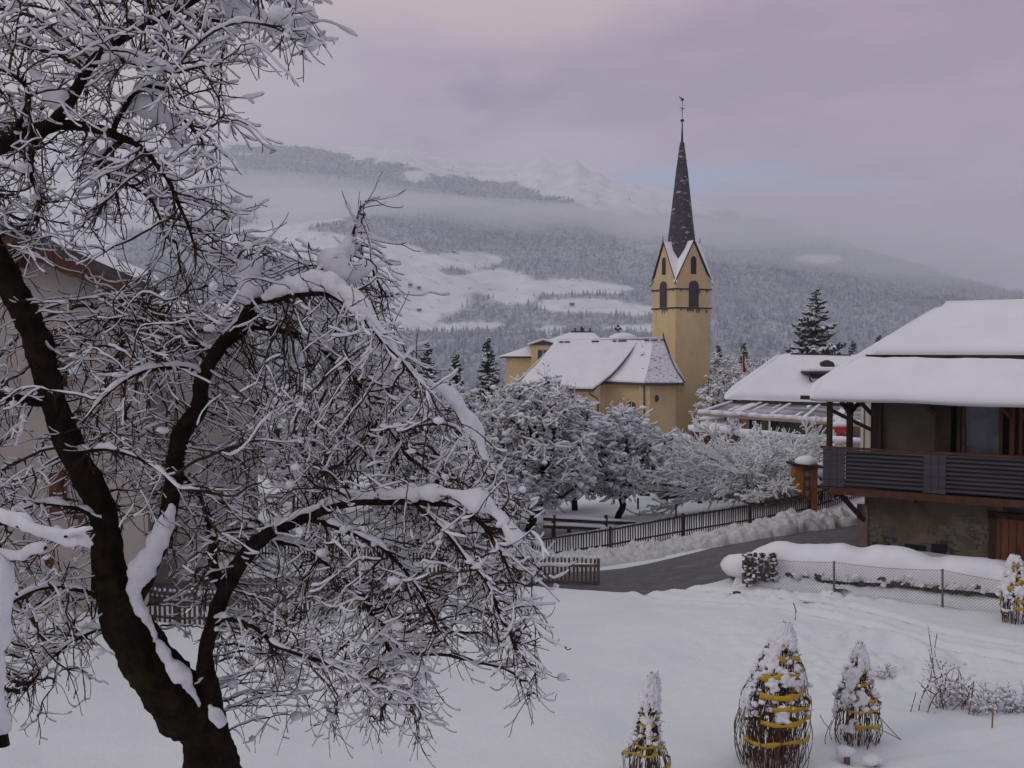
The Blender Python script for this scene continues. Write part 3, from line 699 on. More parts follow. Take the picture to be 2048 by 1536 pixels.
p = b(1180, 98.95, eN1.z); dp.tube([p, p + Vector((0, .1, -.35)), p + Vector((.75, .35, -.8)), p + Vector((.85, .35, -1.2)), p + Vector((.85, .4, -8))], .075, 6)
dp.each('downpipe', M['brown_metal'], church)

# ---------------------------------------------------------------- rectory behind the church
DR_ = 132
rect = thing('rectory', at(1130, 800, DR_ + 5), 'yellow house with hipped snowy roof and dormer behind the church', 'house')
rect.location.z = -6
e_ = zat(716, DR_); rz = zat(668, DR_ + 6); r2 = zat(690, DR_ + 6)
bx = lambda px, D, z: Vector((at(px, 700, D).x, D, z))
w4 = [bx(1012, DR_ + .6, -6), bx(1230, DR_ + .6, -6), bx(1232, DR_ + 13, -6), bx(1016, DR_ + 13, -6)]
m = MB(); m.hexa(w4, [Vector((p.x, p.y, e_)) for p in w4]); rw_ = m.build('wall', M['ochre'], rect)
ev4 = [bx(996, DR_, e_), bx(1240, DR_, e_), bx(1236, DR_ + 14, e_), bx(1004, DR_ + 14, e_)]; rg2 = [bx(1142, DR_ + 7, zat(667, DR_ + 7)), bx(1186, DR_ + 7, zat(667, DR_ + 7))]
def hiproof(ev, rg, up, mb):
    E = [p + Vector((0, 0, up)) for p in ev]; G = [p + Vector((0, 0, up)) for p in rg]
    mb._add(E + G, [(0, 1, 5, 4), (1, 2, 5), (2, 3, 4, 5), (3, 0, 4), (3, 2, 1, 0)]); return mb
rr_ = hiproof(ev4, rg2, 0, MB()).build('roof', M['brown_metal'], rect)
hiproof([p * 1 for p in ev4], rg2, .22, MB()).build('roof_snow', M['snow_roof'], rr_)
dz0 = zat(752, DR_ - .2); dm = bx(1086, DR_ - .1, 0); wD = 1.55
m = MB(); m.hexa([dm + Vector((-wD, 0, dz0)), dm + Vector((wD, 0, dz0)), dm + Vector((wD, 4, dz0)), dm + Vector((-wD, 4, dz0))], [dm + Vector((-wD, 0, zat(690, DR_))), dm + Vector((wD, 0, zat(690, DR_))), dm + Vector((wD, 4, zat(690, DR_))), dm + Vector((-wD, 4, zat(690, DR_)))])
do = m.build('dormer', M['ochre'], rect)
m = MB(); zt_, zp = zat(690, DR_), zat(681, DR_); a = [dm + Vector((-wD - .3, -.2, zt_)), dm + Vector((wD + .3, -.2, zt_)), dm + Vector((0, -.2, zp))]; m.hexa(a, slab(a, Vector((0, 1, 0)), 4)); m.build('dormer_gable', M['brown_metal'], do)
for s in (-1, 1):
    m = MB(); q = [dm + Vector((s * (wD + .45), -.3, zt_ + .05)), dm + Vector((0, -.3, zp + .1)), dm + Vector((0, 4, zp + .1)), dm + Vector((s * (wD + .45), 4, zt_ + .05))]; m.hexa(q, slab(q, Vector((0, 0, 1)), .22)); m.build('dormer_snow', M['snow_roof'], do)
m = MB(); m.box(dm + Vector((0, -.02, (zat(700, DR_) + zat(722, DR_)) / 2)), (1.35, .1, zat(700, DR_) - zat(722, DR_))); dw = m.build('dormer_window', M['glass'], do)
m = MB(); m.box(dm + Vector((0, -.08, (zat(700, DR_) + zat(722, DR_)) / 2)), (.07, .06, zat(700, DR_) - zat(722, DR_))); m.build('window_bars', M['white_paint'], dw)
# chimney heads on the ridge
m = MB()
for px in (1150, 1163, 1166, 1180): p = bx(px, DR_ + 7, zat(667, DR_ + 7)); m.tube([p, p + Vector((0, 0, .75 if px != 1163 else .95))], [.16, .12], 6)
m.each('roof_vents', M['dark_iron'], rr_)
m = MB(); m.tube([bx(1142, DR_ + 6.9, zat(667, DR_ + 7) + .26), bx(1188, DR_ + 6.9, zat(668, DR_ + 7) + .24)], .12, 6); m.build('ridge_tiles', M['brown_metal'], rr_)

# turret cap with weather cross between rectory and church
DV = 122
cap = thing('turret', bx(1246, DV, -5), 'small snow-capped turret with clover cross behind the church ridge', 'turret')
m = MB(); c0 = bx(1246, DV, 0); z1 = zat(679, DV); m.lathe(c0, [(1.35, -5), (1.35, z1 - .1)], 12); m.build('turret_wall', M['ochre'], cap)
m = MB(); m.lathe(c0, [(1.9, z1 - .1), (1.9, z1 + .12), (1.7, z1 + .2)], 16); m.build('turret_roof', M['brown_metal'], cap)
m = MB(); m.lathe(c0, [(1.85, z1 + .15), (1.6, z1 + .42), (.9, z1 + .72), (.1, z1 + .85)], 16); m.build('roof_snow', M['snow_roof'], cap, True)
zt2 = zat(657, DV); cx_ = bx(1236, DV, 0)
m = MB(); m.tube([cx_ + Vector((0, 0, z1 + .3)), cx_ + Vector((0, 0, zt2 - .3))], .04, 6)
for (dx, dz) in ((-.24, -.02), (.24, -.02), (0, .28), (0, -.25)):
    m.lathe(cx_ + Vector((dx, 0, zt2 + dz)), [(.02, -.17), (.16, -.1), (.19, 0), (.16, .1), (.02, .17)], 8)
m.build('cross', M['dark_iron'], cap)
# ---------------------------------------------------------------- barn with balcony on the right
M['barn_plaster'] = mat('dark_old_plaster', (0.090, 0.072, 0.045), (0.150, 0.125, 0.088), 1.1, 0.95, 0.6, 7, c3=(0.05, 0.038, 0.028), s3=0.8, thr3=(0.56, 0.62))
M['upper_plaster'] = mat('grey_brown_plaster', (0.125, 0.100, 0.080), (0.09, 0.073, 0.06), 1.6, 0.95, 0.4, 9)
M['rail_wood'] = mat('grey_weathered_boards', (0.045, 0.044, 0.054), (0.068, 0.064, 0.075), 2.5, 0.8, 0.5, 10, stretch=(.3, .3, 3))
M['door_wood'] = mat('warm_brown_door', (0.17, 0.065, 0.028), (0.10, 0.042, 0.022), 3, 0.8, 0.4, 10, stretch=(1, 1, .3))
BO = Vector((at(1650, 700, 30).x, 30, 0)); bu = Vector((.85, -.53, 0)).normalized(); bv = Vector((-bu.y, bu.x, 0))
BP = lambda s, t, z: BO + bu * s + bv * t + Vector((0, 0, z))
barn = thing('barn', BP(0, 0, 0), 'timber and plaster barn with slatted balcony under a thick snowy roof', 'barn')
zf, zr_, ze_ = 2.12, 3.28, 4.88
LB = 13.0
# masonry lower storey, set back below the balcony
m = MB(); a = [BP(.98, 1.0, -1), BP(LB, 1.0, -1), BP(LB, 9, -1), BP(.98, 9, -1)]; m.hexa(a, [p + Vector((0, 0, zf - .22 + 1)) for p in a]); low = m.build('stone_wall', M['barn_plaster'], barn)
rs = random.Random(5); m = MB()
for k in range(70):     # exposed stones where the render has come away
    s = 1.15 + rs.random() ** 1.4 * 3.2; z = rs.uniform(.0, 1.0) + .5 * math.sin(s * 2)
    if z > 1.5 or z < -.2: continue
    w_, h_ = rs.uniform(.12, .32), rs.uniform(.07, .14); m.box(BP(s, .995, z), (w_, .05 + .02 * rs.random(), h_), bu, bv)
m.each('exposed_stones', mat('dark_rubble', (.085, .075, .065), (.13, .12, .11), 3, .95), low, bevel=.012)
m = MB()
for (s0, s1, z0_, z1_) in ((2.15, 2.75, -.6, .42), (2.9, 3.3, -.6, .5)): m.box(BP((s0 + s1) / 2, .985, (z0_ + z1_) / 2), (s1 - s0, .06, z1_ - z0_), bu, bv)
m.each('cellar_hatch', mat('black_opening', (.008, .008, .012)), low)
m = MB(); m.box(BP(.93, .99, .3), (.32, .12, 2.4), bu, bv); m.build('corner_stones', mat('pale_corner', (.20, .15, .11), (.15, .11, .09), 3), low)
m = MB(); m.box(BP(5.55, .96, .35), (1.9, .1, 2.1), bu, bv); dr = m.build('door', M['door_wood'], barn)
m = MB(); m.box(BP(4.52, .94, .4), (.18, .16, 2.3), bu, bv); m.box(BP(5.5, .94, 1.5), (2.2, .16, .18), bu, bv); m.build('door_frame', M['wood_dark'], dr)
m = MB()
for k in range(9): m.box(BP(4.75 + k * .2, .895, .35), (.012, .02, 2.0), bu, bv)
m.build('board_gaps', M['wood_dark'], dr)
m = MB(); m.box(BP(5.2, .85, .55), (.03, .06, .16), bu, bv); m.build('handle', M['dark_iron'], dr)
# balcony
m = MB(); m.box(BP(LB / 2 - .1, .5, zf - .06), (LB + .2, 1.05, .08), bu, bv); m.build('balcony_floor', M['wood_dark'], barn)
m = MB(); m.box(BP(LB / 2 + .12, .02, zf - .13), (LB - .2, .16, .2), bu, bv); m.build('edge_beam', M['wood_brown'], barn)
m = MB()
for s in (.25, 2.5, 4.8, 7.2, 9.5, 12): m.box(BP(s, .55, zf - .26), (.16, 1.2, .2), bu, bv)
m.each('joist', M['wood_dark'], barn)
for s in (.95,):
    m = MB(); m.beam(BP(s - .5, .3, zf - .3), BP(s + .02, .95, zf - 1.1), .12, .12); m.each('brace', M['wood_dark'], barn)
rail = MB(); rail.box(BP(LB / 2 - .05, 0, zr_), (LB + .1, .12, .07), bu, bv); rail.build('handrail', M['wood_brown'], barn)
for (s0, s1, solid) in ((-.02, .62, 1), (.62, 2.82, 0), (2.82, 3.42, 1), (3.42, 6.4, 0), (6.4, 7.0, 1), (7.0, 12.8, 0)):
    m = MB()
    if solid:
        nb = 3
        for k in range(nb): m.box(BP(s0 + (s1 - s0) * (k + .5) / nb, -.02, (zf + zr_) / 2 - .02), ((s1 - s0) / nb - .008, .05, zr_ - zf - .05), bu, bv)
        m.build('solid_panel', M['rail_wood'], barn)
    else:
        for k in range(9): m.box(BP((s0 + s1) / 2, -.01, zf + .10 + k * .122), (s1 - s0, .035, .066), bu, bv, (0, 0, 1))
        m.box(BP((s0 + s1) / 2, .07, (zf + zr_) / 2 - .03), (s1 - s0 - .02, .02, zr_ - zf - .12), bu, bv)
        m.build('slat_panel', M['rail_wood'], barn)
# posts and braces of the open corner
def post(s, t, w=.15, z1=ze_ - .05):
    m = MB(); m.box(BP(s, t, (zf + z1) / 2), (w, w, z1 - zf), bu, bv); return m.build('post', M['wood_dark'], barn, bevel=.01)
post(.14, .08); post(.30, 1.9, .17); post(1.32, .95, .3)
m = MB(); m.beam(BP(.3, 1.9, zr_ + .9), BP(.05, 1.25, ze_ - .05), .1, .1); m.beam(BP(.3, 1.9, zr_ + .9), BP(.75, 2.2, ze_ - .0), .1, .1); m.beam(BP(.3, 1.85, zr_ + .95), BP(.3, 1.4, ze_), .09, .09)
m.beam(BP(1.2, .95, zr_ + .95), BP(.75, .5, ze_ - .05), .1, .1); m.beam(BP(.1, .1, ze_ - .45), BP(1.3, .9, zr_ + .45), .07, .11)
m.each('brace', M['wood_dark'], barn)
m = MB(); m.box(BP(LB / 2, .1, ze_ - .04), (LB + .4, .16, .18), bu, bv); m.box(BP(.1, 2.4, ze_ - .06), (.15, 4.6, .16), bu, bv); m.box(BP(LB / 2, -.42, ze_ - .1), (LB + 1.2, .04, .12), bu, bv); m.build('eave_beam', M['wood_dark'], barn)
# upper wall bays
m = MB(); a = [BP(1.45, 1.05, zf), BP(3.05, 1.05, zf), BP(3.05, 8.5, zf), BP(1.45, 8.5, zf)]; m.hexa(a, [p + Vector((0, 0, ze_ + .3 - zf)) for p in a]); m.build('upper_wall', M['upper_plaster'], barn)
m = MB(); a = [BP(3.05, 1.6, zf), BP(LB, 1.6, zf), BP(LB, 8.5, zf), BP(3.05, 8.5, zf)]; m.hexa(a, [p + Vector((0, 0, ze_ + .3 - zf)) for p in a]); m.build('rear_wall', mat('dark_board_wall', (.05, .032, .028), (.035, .024, .02), 3), barn)
m = MB(); m.box(BP(3.18, 1.0, (zf + ze_) / 2), (.42, .25, ze_ - zf), bu, bv); m.box(BP(3.6, 1.0, (zf + ze_) / 2), (.10, .2, ze_ - zf), bu, bv); m.each('post', M['wood_dark'], barn)
gw = MB(); gw.box(BP(4.15, 1.06, zr_ + .45), (1.15, .04, 1.9), bu, bv); wn = gw.build('window', mat('dusky_glass', (.045, .047, .06), (.10, .11, .13), 1.2, .25, spec=.5), barn)
m = MB()
for s in (3.72, 4.7): m.box(BP(s, 1.0, zr_ + .4), (.09, .12, 2.2), bu, bv)
m.box(BP(4.2, 1.0, zr_ + 1.45), (1.1, .12, .09), bu, bv); m.build('window_frame', M['wood_brown'], wn)
m = MB(); m.box(BP(5.0, .82, (zf + ze_) / 2), (.13, .13, ze_ - zf), bu, bv); m.box(BP(5.22, .82, (zf + ze_) / 2), (.09, .12, ze_ - zf), bu, bv); m.each('post', M['wood_brown'], barn)
m = MB(); m.beam(BP(5.0, .8, ze_ - .6), BP(4.5, .8, ze_ - .1), .09, .1); m.beam(BP(5.2, .8, ze_ - .6), BP(5.7, .8, ze_ - .1), .09, .1); m.beam(BP(3.0, .9, ze_ - .6), BP(2.5, .9, ze_ - .1), .09, .1); m.each('brace', M['wood_brown'], barn)
gw = MB(); gw.box(BP(6.6, 1.1, zr_ + .45), (2.3, .04, 1.9), bu, bv); gw.build('window', bpy.data.materials['dusky_glass'], barn)
# roof
E0 = BP(-.30, -.5, ze_ - .03); E1 = BP(LB + .6, -.5, ze_ - .03); tr = 5.6; k_ = 2.87; rise = 2.62
K0 = E0 + bv * tr + bu * k_ + Vector((0, 0, rise)); K1 = E1 + bv * tr - bu * k_ + Vector((0, 0, rise)); B0 = E0 + bv * 2 * tr; B1 = E1 + bv * 2 * tr
m = MB(); Z_ = Vector((0, 0, -.14)); V_ = [E0, E1, B1, B0, K0, K1]
m._add(V_ + [v + Z_ for v in V_[:4]], [(0, 1, 5, 4), (1, 2, 5), (2, 3, 4, 5), (3, 0, 4), (6, 9, 8, 7), (0, 6, 7, 1), (1, 7, 8, 2), (2, 8, 9, 3), (3, 9, 6, 0)]); rf = m.build('roof', M['wood_dark'], barn)
f = .40
mid = lambda A, B, q: A.lerp(B, q)
up = lambda p, h: p + Vector((0, 0, h))
F0, F1 = mid(E0, K0, f), mid(E1, K1, f)
snow_quad('lower_roof_snow', up(E0, .02), up(E1, .02), up(mid(E1, K1, f - .05), .02), up(mid(E0, K0, f - .05), .02), .33, M['snow_roof'], rf, 110, 14, 11, .45, .42, .18, .15)
snow_quad('upper_roof_snow', up(mid(E0, K0, f + .012), .03), up(mid(E1, K1, f + .012), .03), up(K1, .03), up(K0, .03), .33, M['snow_roof'], rf, 70, 16, 15, .12, .25)
m = MB(); m.beam(up(mid(E0, K0, f - .012), .13), up(mid(E1, K1, f - .012), .13), .05, .12); m.build('dark_roof_bar', M['wood_dark'], rf)  # dark board forming the dark line between lower and upper roof snow
# left hip and back snow
def plate(pts, th): 
    m = MB(); m.hexa(pts, [p + Vector((0, 0, th)) for p in pts]); return m
snow_quad('hip_snow', up(B0, .02), up(E0, .02), up(K0, .05) + bu * .05, up(K0, .05), .30, M['snow_roof'], rf, 14, 10, 17, .15, .3)
plate([up(B1, .02), up(B0, .02), up(K0, .02), up(K1, .02)], .3).build('back_snow', M['snow_roof'], rf)
m = MB(); m.tube([up(K0, .22), up(K1, .24)], .12, 8); m.build('ridge_snow', M['snow_roof'], rf, True)

# ---------------------------------------------------------------- middle house with pergola
DH = 62.0
M['beige'] = mat('beige_render', (.40, .315, .225), (.34, .265, .19), .8, .9, .2, 10)
M['red_plastic'] = mat('red_enamel', (.42, .03, .03), (.30, .02, .025), 4, .5)
hx = lambda px, D, z: Vector((at(px, 700, D).x, D, z))
house = thing('house', hx(1600, DH + 4, 0), 'beige house with hipped snowy roof and glazed veranda behind the barn', 'house')
eh = zat(800, DH)
a = [hx(1484, DH + .8, -1), hx(1790, DH + .8, -1), hx(1790, DH + 9.5, -1), hx(1484, DH + 9.5, -1)]
m = MB(); m.hexa(a, [Vector((p.x, p.y, eh)) for p in a]); hw = m.build('wall', M['beige'], house)
Ev = [hx(1450, DH, eh), hx(1830, DH, zat(812, DH)), hx(1800, DH + 11, eh), hx(1462, DH + 11, eh)]; Rg = [hx(1566, DH + 5.4, zat(714, DH + 5.4)), hx(1780, DH + 5.4, zat(717, DH + 5.4))]
hr = hiproof(Ev, Rg, 0, MB()).build('roof', M['brown_metal'], house)
snow_quad('roof_snow', up(Ev[0], .04), up(Ev[1], .04), up(Rg[1], .04), up(Rg[0], .04), .38, M['snow_roof'], hr, 30, 12, 7, .12, .45)
snow_quad('side_snow', up(Ev[3], .04), up(Ev[0], .04), up(Rg[0], .08) + Vector((.05, 0, 0)), up(Rg[0], .08), .3, M['snow_roof'], hr, 10, 8, 7, .1, .4)
m = MB(); m.beam(hx(1580, DH + 5.0, zat(717.5, DH + 5)) + Vector((0, -.2, .34)), hx(1700, DH + 5.0, zat(720.5, DH + 5)) + Vector((0, -.2, .34)), .06, .08); m.build('dark_roof_bar', M['brown_metal'], hr)  # metal snow guard just below the ridge
m = MB(); m.beam(up(Ev[0], -.12) + Vector((0, .1, 0)), up(Ev[1], -.12) + Vector((0, .1, 0)), .2, .2); m.build('gutter', M['brown_metal'], house)
m = MB(); m.beam(up(Ev[0], -.3) + Vector((0, .15, 0)), up(Ev[1], -.3) + Vector((0, .15, 0)), .1, .08); m.build('fascia', M['white_paint'], house)
# dormer and flue
dc = hx(1650, DH + 1.9, 0); dt = zat(747, DH + 1.9); db = zat(775, DH + 1.9)
m = MB(); m.box(dc + Vector((0, 1.5, (dt + db) / 2)), (1.55, 3, dt - db)); dmr = m.build('dormer', M['brown_metal'], house)
m = MB(); m.box(dc + Vector((0, 1.2, dt + .06)), (2.7, 3.6, .1)); m.build('dormer_roof', M['brown_metal'], dmr)
m = MB(); m.box(dc + Vector((0, 1.2, dt + .26)), (2.6, 3.5, .28)); m.build('dormer_snow', M['snow_roof'], dmr, bevel=.12)
m = MB(); p = dc + Vector((-1.15, -.62, dt - .02)); m.tube([p, p + Vector((.02, .02, -.35)), p + Vector((.35, .4, -.6))], .06, 6); m.each('downpipe', M['brown_metal'], dmr)
m = MB(); p = hx(1654, DH + 3.6, zat(731, DH + 3.6)); m.lathe(p, [(.45, -.5), (.5, .0), (.42, .22), (.1, .36)], 12); m.build('flue_cap', M['wood_dark'], house, True)
# window
def win(parent, px, py, D, w, h, bars=(1, 0), frame='white_paint'):
    c = hx(px, D, zat(py, D)); m = MB(); m.box(c, (w, .08, h)); wn = m.build('window', M['glass'], parent)
    m = MB()
    for s in (-1, 1): m.box(c + Vector((s * w / 2, -.03, 0)), (.09, .1, h + .09)); m.box(c + Vector((0, -.035, s * h / 2)), (w, .1, .09))
    for k in range(1, bars[0] + 1): m.box(c + Vector((-w / 2 + w * k / (bars[0] + 1), -.03, 0)), (.06, .08, h))
    m.build('window_frame', M[frame], wn); return wn
win(house, 1573, 851, DH + .78, 2.1, .82, (2, 0), 'beige')
win(house, 1512, 848, DH + .78, .9, 1.0, (1, 0), 'beige')
# glazed veranda roof
gl = mat('snowy_glass_roof', (.13, .125, .135), (.40, .39, .41), .9, .35, stretch=(.35, 2.5, 1), spec=.5, thr=(.42, .6))
P0, P1, P2, P3 = hx(1398, DH - 3.6, zat(829, DH - 3.6)), hx(1745, DH - 3.6, zat(852, DH - 3.6)), hx(1760, DH + .7, zat(812, DH + .7)), hx(1475, DH + .7, zat(803, DH + .7))
m = MB(); m.hexa([P0, P1, P2, P3], [up(p, .04) for p in (P0, P1, P2, P3)]); ver = m.build('veranda_roof', gl, house)
m = MB(); m2 = MB()
for k in range(6):
    a_, b_ = P0.lerp(P1, k / 5), P3.lerp(P2, k / 5); m.beam(up(a_, .02), up(b_, .02), .1, .12); m2.beam(up(a_, .13), up(b_, .13), .14, .12)
m.beam(P0, P1, .16, .16); m.build('veranda_beam', M['beige'], ver)
rs = random.Random(9)
for seg in range(14):
    a_, b_ = P0.lerp(P1, seg / 14), P0.lerp(P1, (seg + 1) / 14); m2.tube([up(a_, .17), up(a_.lerp(b_, .5), .17 + rs.uniform(-.02, .05)), up(b_, .17)], [.13, .13 + rs.uniform(-.02, .05), .13], 8)
m2.build('beam_snow', M['snow_roof'], ver, True)
m = MB()
for j in range(4):           # streaks of slid snow between the glazing bars
    for k in range(rs.randint(4, 8)):
        u0 = (j + rs.uniform(.15, .9)) / 5 + .08; v0, v1 = rs.uniform(.0, .4), rs.uniform(.5, .95)
        a_ = P0.lerp(P1, u0).lerp(P3.lerp(P2, u0), v0); b_ = P0.lerp(P1, u0).lerp(P3.lerp(P2, u0), v1); m.beam(up(a_, .07), up(b_, .07), rs.uniform(.08, .22), .05)
m.build('slid_snow', M['snow_roof'], ver)
m = MB()
for k in (1.0, 2.05, 3.9): a_ = P0.lerp(P1, k / 5 + .0); m.box(Vector((a_.x, a_.y, a_.z / 2 - .6)), (.09, .09, a_.z + 1.1))
m.each('veranda_post', M['white_paint'], ver)
m = MB(); m.box(hx(1600, DH + .72, zat(877, DH)), (7.5, .1, .22)); m.build('flower_box', mat('terracotta', (.36, .12, .06)), house)

# garden wall in front of the house
DW = 54
gw_ = thing('garden_wall', hx(1560, DW, -1.2), 'dark garden wall with snow on top below the beige house', 'wall')
WL = [(1388, DW + 1, 862), (1480, DW, 868), (1600, DW - .5, 880), (1750, DW - 2, 889), (1800, DW - 2.5, 893)]
dk = mat('dark_wood_fence', (.055, .028, .026), (.085, .045, .038), 4, .9)
m = MB(); m2 = MB()
for i in range(len(WL) - 1):
    a_, b_ = hx(WL[i][0], WL[i][1], zat(WL[i][2], WL[i][1])), hx(WL[i + 1][0], WL[i + 1][1], zat(WL[i + 1][2], WL[i + 1][1]))
    m.hexa([a_, b_, b_ + Vector((0, .25, 0)), a_ + Vector((0, .25, 0))], [Vector((p.x, p.y, -2)) for p in (a_, b_, b_ + Vector((0, .25, 0)), a_ + Vector((0, .25, 0)))])
    m2.tube([up(a_, .1) + Vector((0, .12, 0)), up(a_.lerp(b_, .5), .13) + Vector((0, .12, 0)), up(b_, .1) + Vector((0, .12, 0))], [.19, .2, .19], 8)
m.build('wall', dk, gw_); m2.build('wall_snow', M['snow_roof'], gw_, True)
m = MB()
for i in range(46):
    k = i / 45; px = 1600 + 190 * k; D = DW - .6 - 1.9 * k; z = zat(897 + 6 * k, D)
    m.box(hx(px, D - .25, z), (.10, .04, .8))
m.build('pickets', mat('pale_pickets', (.30, .25, .2)), gw_)
# wood pile beside the church path
wp = thing('wood_pile', hx(1408, 57.5, zat(895, 57.5)), 'stacked firewood under a snowy board beside the church path', 'wood pile')
m = MB(); rs = random.Random(3)
for i in range(14):
    for j in range(5):
        c = hx(1389, 57, zat(893, 57)) + Vector((i * .2 + rs.uniform(-.03, .03), rs.uniform(-.05, .05), j * .18)); m.tube([c, c + Vector((.05, 1.0, 0))], .09 + rs.uniform(-.015, .01), 7)
m.build('logs', mat('cut_logs', (.14, .055, .04), (.06, .03, .025), 9, .9), wp)
m = MB(); c = hx(1386, 57, zat(861, 57)); m.tube([c + Vector((-.15, .3, .05)), c + Vector((.6, .3, .12)), c + Vector((1.6, .3, .04)), c + Vector((2.9, .3, -.05))], [.1, .22, .2, .1], 8); m.tube([c + Vector((-.1, .8, .1)), c + Vector((1.2, .8, .16)), c + Vector((2.8, .8, .05))], [.15, .25, .12], 8)
m.build('pile_snow', M['snow_roof'], wp, True)
# snow-covered garden steps/tables between tree and house
for (px, py, D, w, lab) in ((1440, 851, 59, 2.2, 'narrow snow-covered bench under the veranda edge'), (1425, 842, 61, 1.5, 'small snow-topped table beside the church tower')):
    t_ = thing('garden_bench' if w > 2 else 'garden_table', hx(px, D, gz(hx(px, D, 0).x, D)), lab, 'garden bench' if w > 2 else 'garden table')
    c = hx(px, D, zat(py, D)); g0 = t_.location.z
    m = MB(); m.box(c, (w, .5, .06)); m.build('seat' if w > 2 else 'table_top', M['wood_dark'], t_)
    for s in (-1, 1): m = MB(); m.box(Vector((c.x + s * w * .42, c.y, (c.z + g0) / 2)), (.08, .4, c.z - g0)); m.build('leg', M['wood_dark'], t_)
    m = MB(); m.tube([c + Vector((-w / 2, 0, .1)), c + Vector((0, 0, .15)), c + Vector((w / 2, 0, .1))], [.14, .2, .14], 8); m.build('bench_snow', M['snow_roof'], t_, True)

# red garden swing glimpsed through the barn porch
DS = 57; sw = thing('red_swing_seat', hx(1684, DS, zat(884, DS)), 'red garden swing seat with snowy scalloped canopy', 'garden swing')
m = MB(); c = hx(1684, DS, zat(856, DS)); m.box(c, (1.05, .7, .10)); m.box(c + Vector((0, -.37, -.14)), (1.0, .03, .18)); cn_ = m.build('canopy', M['red_plastic'], sw)
m = MB(); m.tube([c + Vector((-.6, 0, .16)), c + Vector((-.1, 0, .22)), c + Vector((.6, 0, .15))], [.14, .22, .12], 8); m.build('canopy_snow', M['snow_roof'], cn_, True)
m = MB(); m.box(hx(1686, DS, zat(876, DS)), (.22, .2, .62)); m.build('seat_back', M['red_plastic'], sw)
m = MB(); m.tube([hx(1672, DS, zat(886, DS)), hx(1674, DS, zat(856, DS))], .03, 6); m.tube([hx(1699, DS, zat(886, DS)), hx(1698, DS, zat(856, DS))], .03, 6); m.tube([hx(1699, DS, zat(862, DS)), hx(1686, DS, zat(868, DS))], .03, 6); m.build('frame', M['white_paint'], sw)
# cream column of the neighbouring shed seen behind the barn posts
sh = thing('shed', hx(1740, 45, 0), 'cream boarded shed edge directly behind the open barn porch', 'shed')
m = MB(); a = [hx(1723, 45, -.5), hx(1738, 44.6, -.5), hx(1790, 48, -.5), hx(1775, 49, -.5)]; m.hexa(a, [Vector((p.x, p.y, zat(788, 45))) for p in a]); m.build('wall', mat('cream_boards', (.56, .50, .40), (.5, .44, .36), 2), sh)
m = MB(); m.beam(hx(1730, 44.75, -.4), hx(1730, 44.75, 4), .03, .04, (0, 1, 0)); m.build('board_gap', M['wood_brown'], sh)
# flag
fl = thing('flagpole', hx(1485, 75, zat(890, 75)), 'flagpole with limp red and white flag before the frosted trees', 'flagpole')
m = MB(); p0, p1 = hx(1486, 75, zat(890, 75)), hx(1486, 75, zat(697, 75)); m.tube([p0, p1], [.05, .025], 8); m.build('pole', M['white_paint'], fl, True)
V = []; nn_ = 9
for i in range(22):
    k = i / 21; z = zat(702 + 42 * k, 75); w_ = .10 + .28 * k
    for j in range(nn_): q = j / (nn_ - 1); V.append((p1.x - .04 + w_ * q * (.7 + .15 * math.sin(k * 9)), 75 + .10 * math.sin(q * 14 + k * 2), z))
Fg = np_mesh('flag', V, grid_faces(22, nn_), M['red_plastic'], fl); md = Fg.modifiers.new('cloth', 'SOLIDIFY'); md.thickness = .01
m = MB()
for (dx, dz) in ((.16, -.9), (.22, -1.25)): m.box(Vector((p1.x + dx, 75 - .13, p1.z + dz)), (.09, .03, .42))
m.build('white_cross', M['white_paint'], Fg)

# ---------------------------------------------------------------- house on the left behind the apple tree
M['plaster'] = mat('off_white_plaster', (.40, .35, .31), (.34, .30, .27), .7, .95, .25, 14)
DL = 23.0
lh = thing('house', at(100, 1210, DL + 3), 'plastered house with brown eaves behind the leaning apple trunk', 'house')
lh.location.z = -.3
xr = at(292, 700, DL).x; xl = at(-500, 700, DL - 3).x
# gable front: eave falls to the right
A0, A1 = Vector((xr, DL, -.6)), Vector((xl, DL - 2.0, -.6))
zr1 = zat(612, DL); zl1 = zat(345, DL)
dirL = (A1 - A0); 
wl = [A0, A1, A1 + Vector((-5, 9, 0)), A0 + Vector((-4.5, 10, 0))]
def ztop(p): k = (p.x - xr) / (xl - xr); return zr1 + (zl1 - zr1) * k
m = MB(); m.hexa(wl, [Vector((p.x, p.y, ztop(wl[0]) if i in (0, 3) else ztop(wl[1]))) for i, p in enumerate(wl)]); lw = m.build('wall', M['plaster'], lh)
# verge board and roof with snow
fnL = Vector((dirL.y, -dirL.x, 0)).normalized(); fnL = fnL if fnL.y < 0 else -fnL
a0 = A0 + Vector((.35, 0, 0)); va = Vector((a0.x, a0.y, ztop(A0) - .15)) + fnL * .55; vb = Vector((A1.x, A1.y, ztop(A1))) + fnL * .55
m = MB(); m.hexa([va, vb, vb + Vector((0, 0, .42)), va + Vector((0, 0, .30))], [p - fnL * .06 for p in (va, vb, vb + Vector((0, 0, .42)), va + Vector((0, 0, .30)))]); m.build('verge_board', M['wood_brown'], lh)
m = MB(); q = [up(va, .30), up(vb, .42), up(vb, .42) + Vector((-5, 10, 0)), up(va, .30) + Vector((-4.9, 10.8, 0))]; m.hexa(q, [p + Vector((.02, 0, .22)) for p in q]); lr = m.build('roof', mat('dark_grey_tiles', (.075, .065, .065), (.05, .045, .05), 5), lh)
q2 = [up(p, .225) for p in q]; snow_quad('roof_snow', q2[0], q2[3], q2[2], q2[1], .26, M['snow_roof'], lr, 20, 40, 5, .3, .3, .12, .05)
m = MB()
for k in (.12, .4): p = va.lerp(vb, k); m.box(p - fnL * .25 + Vector((0, 0, -.16)), (.3, .6, .34))
m.each('bracket', M['wood_brown'], lh)
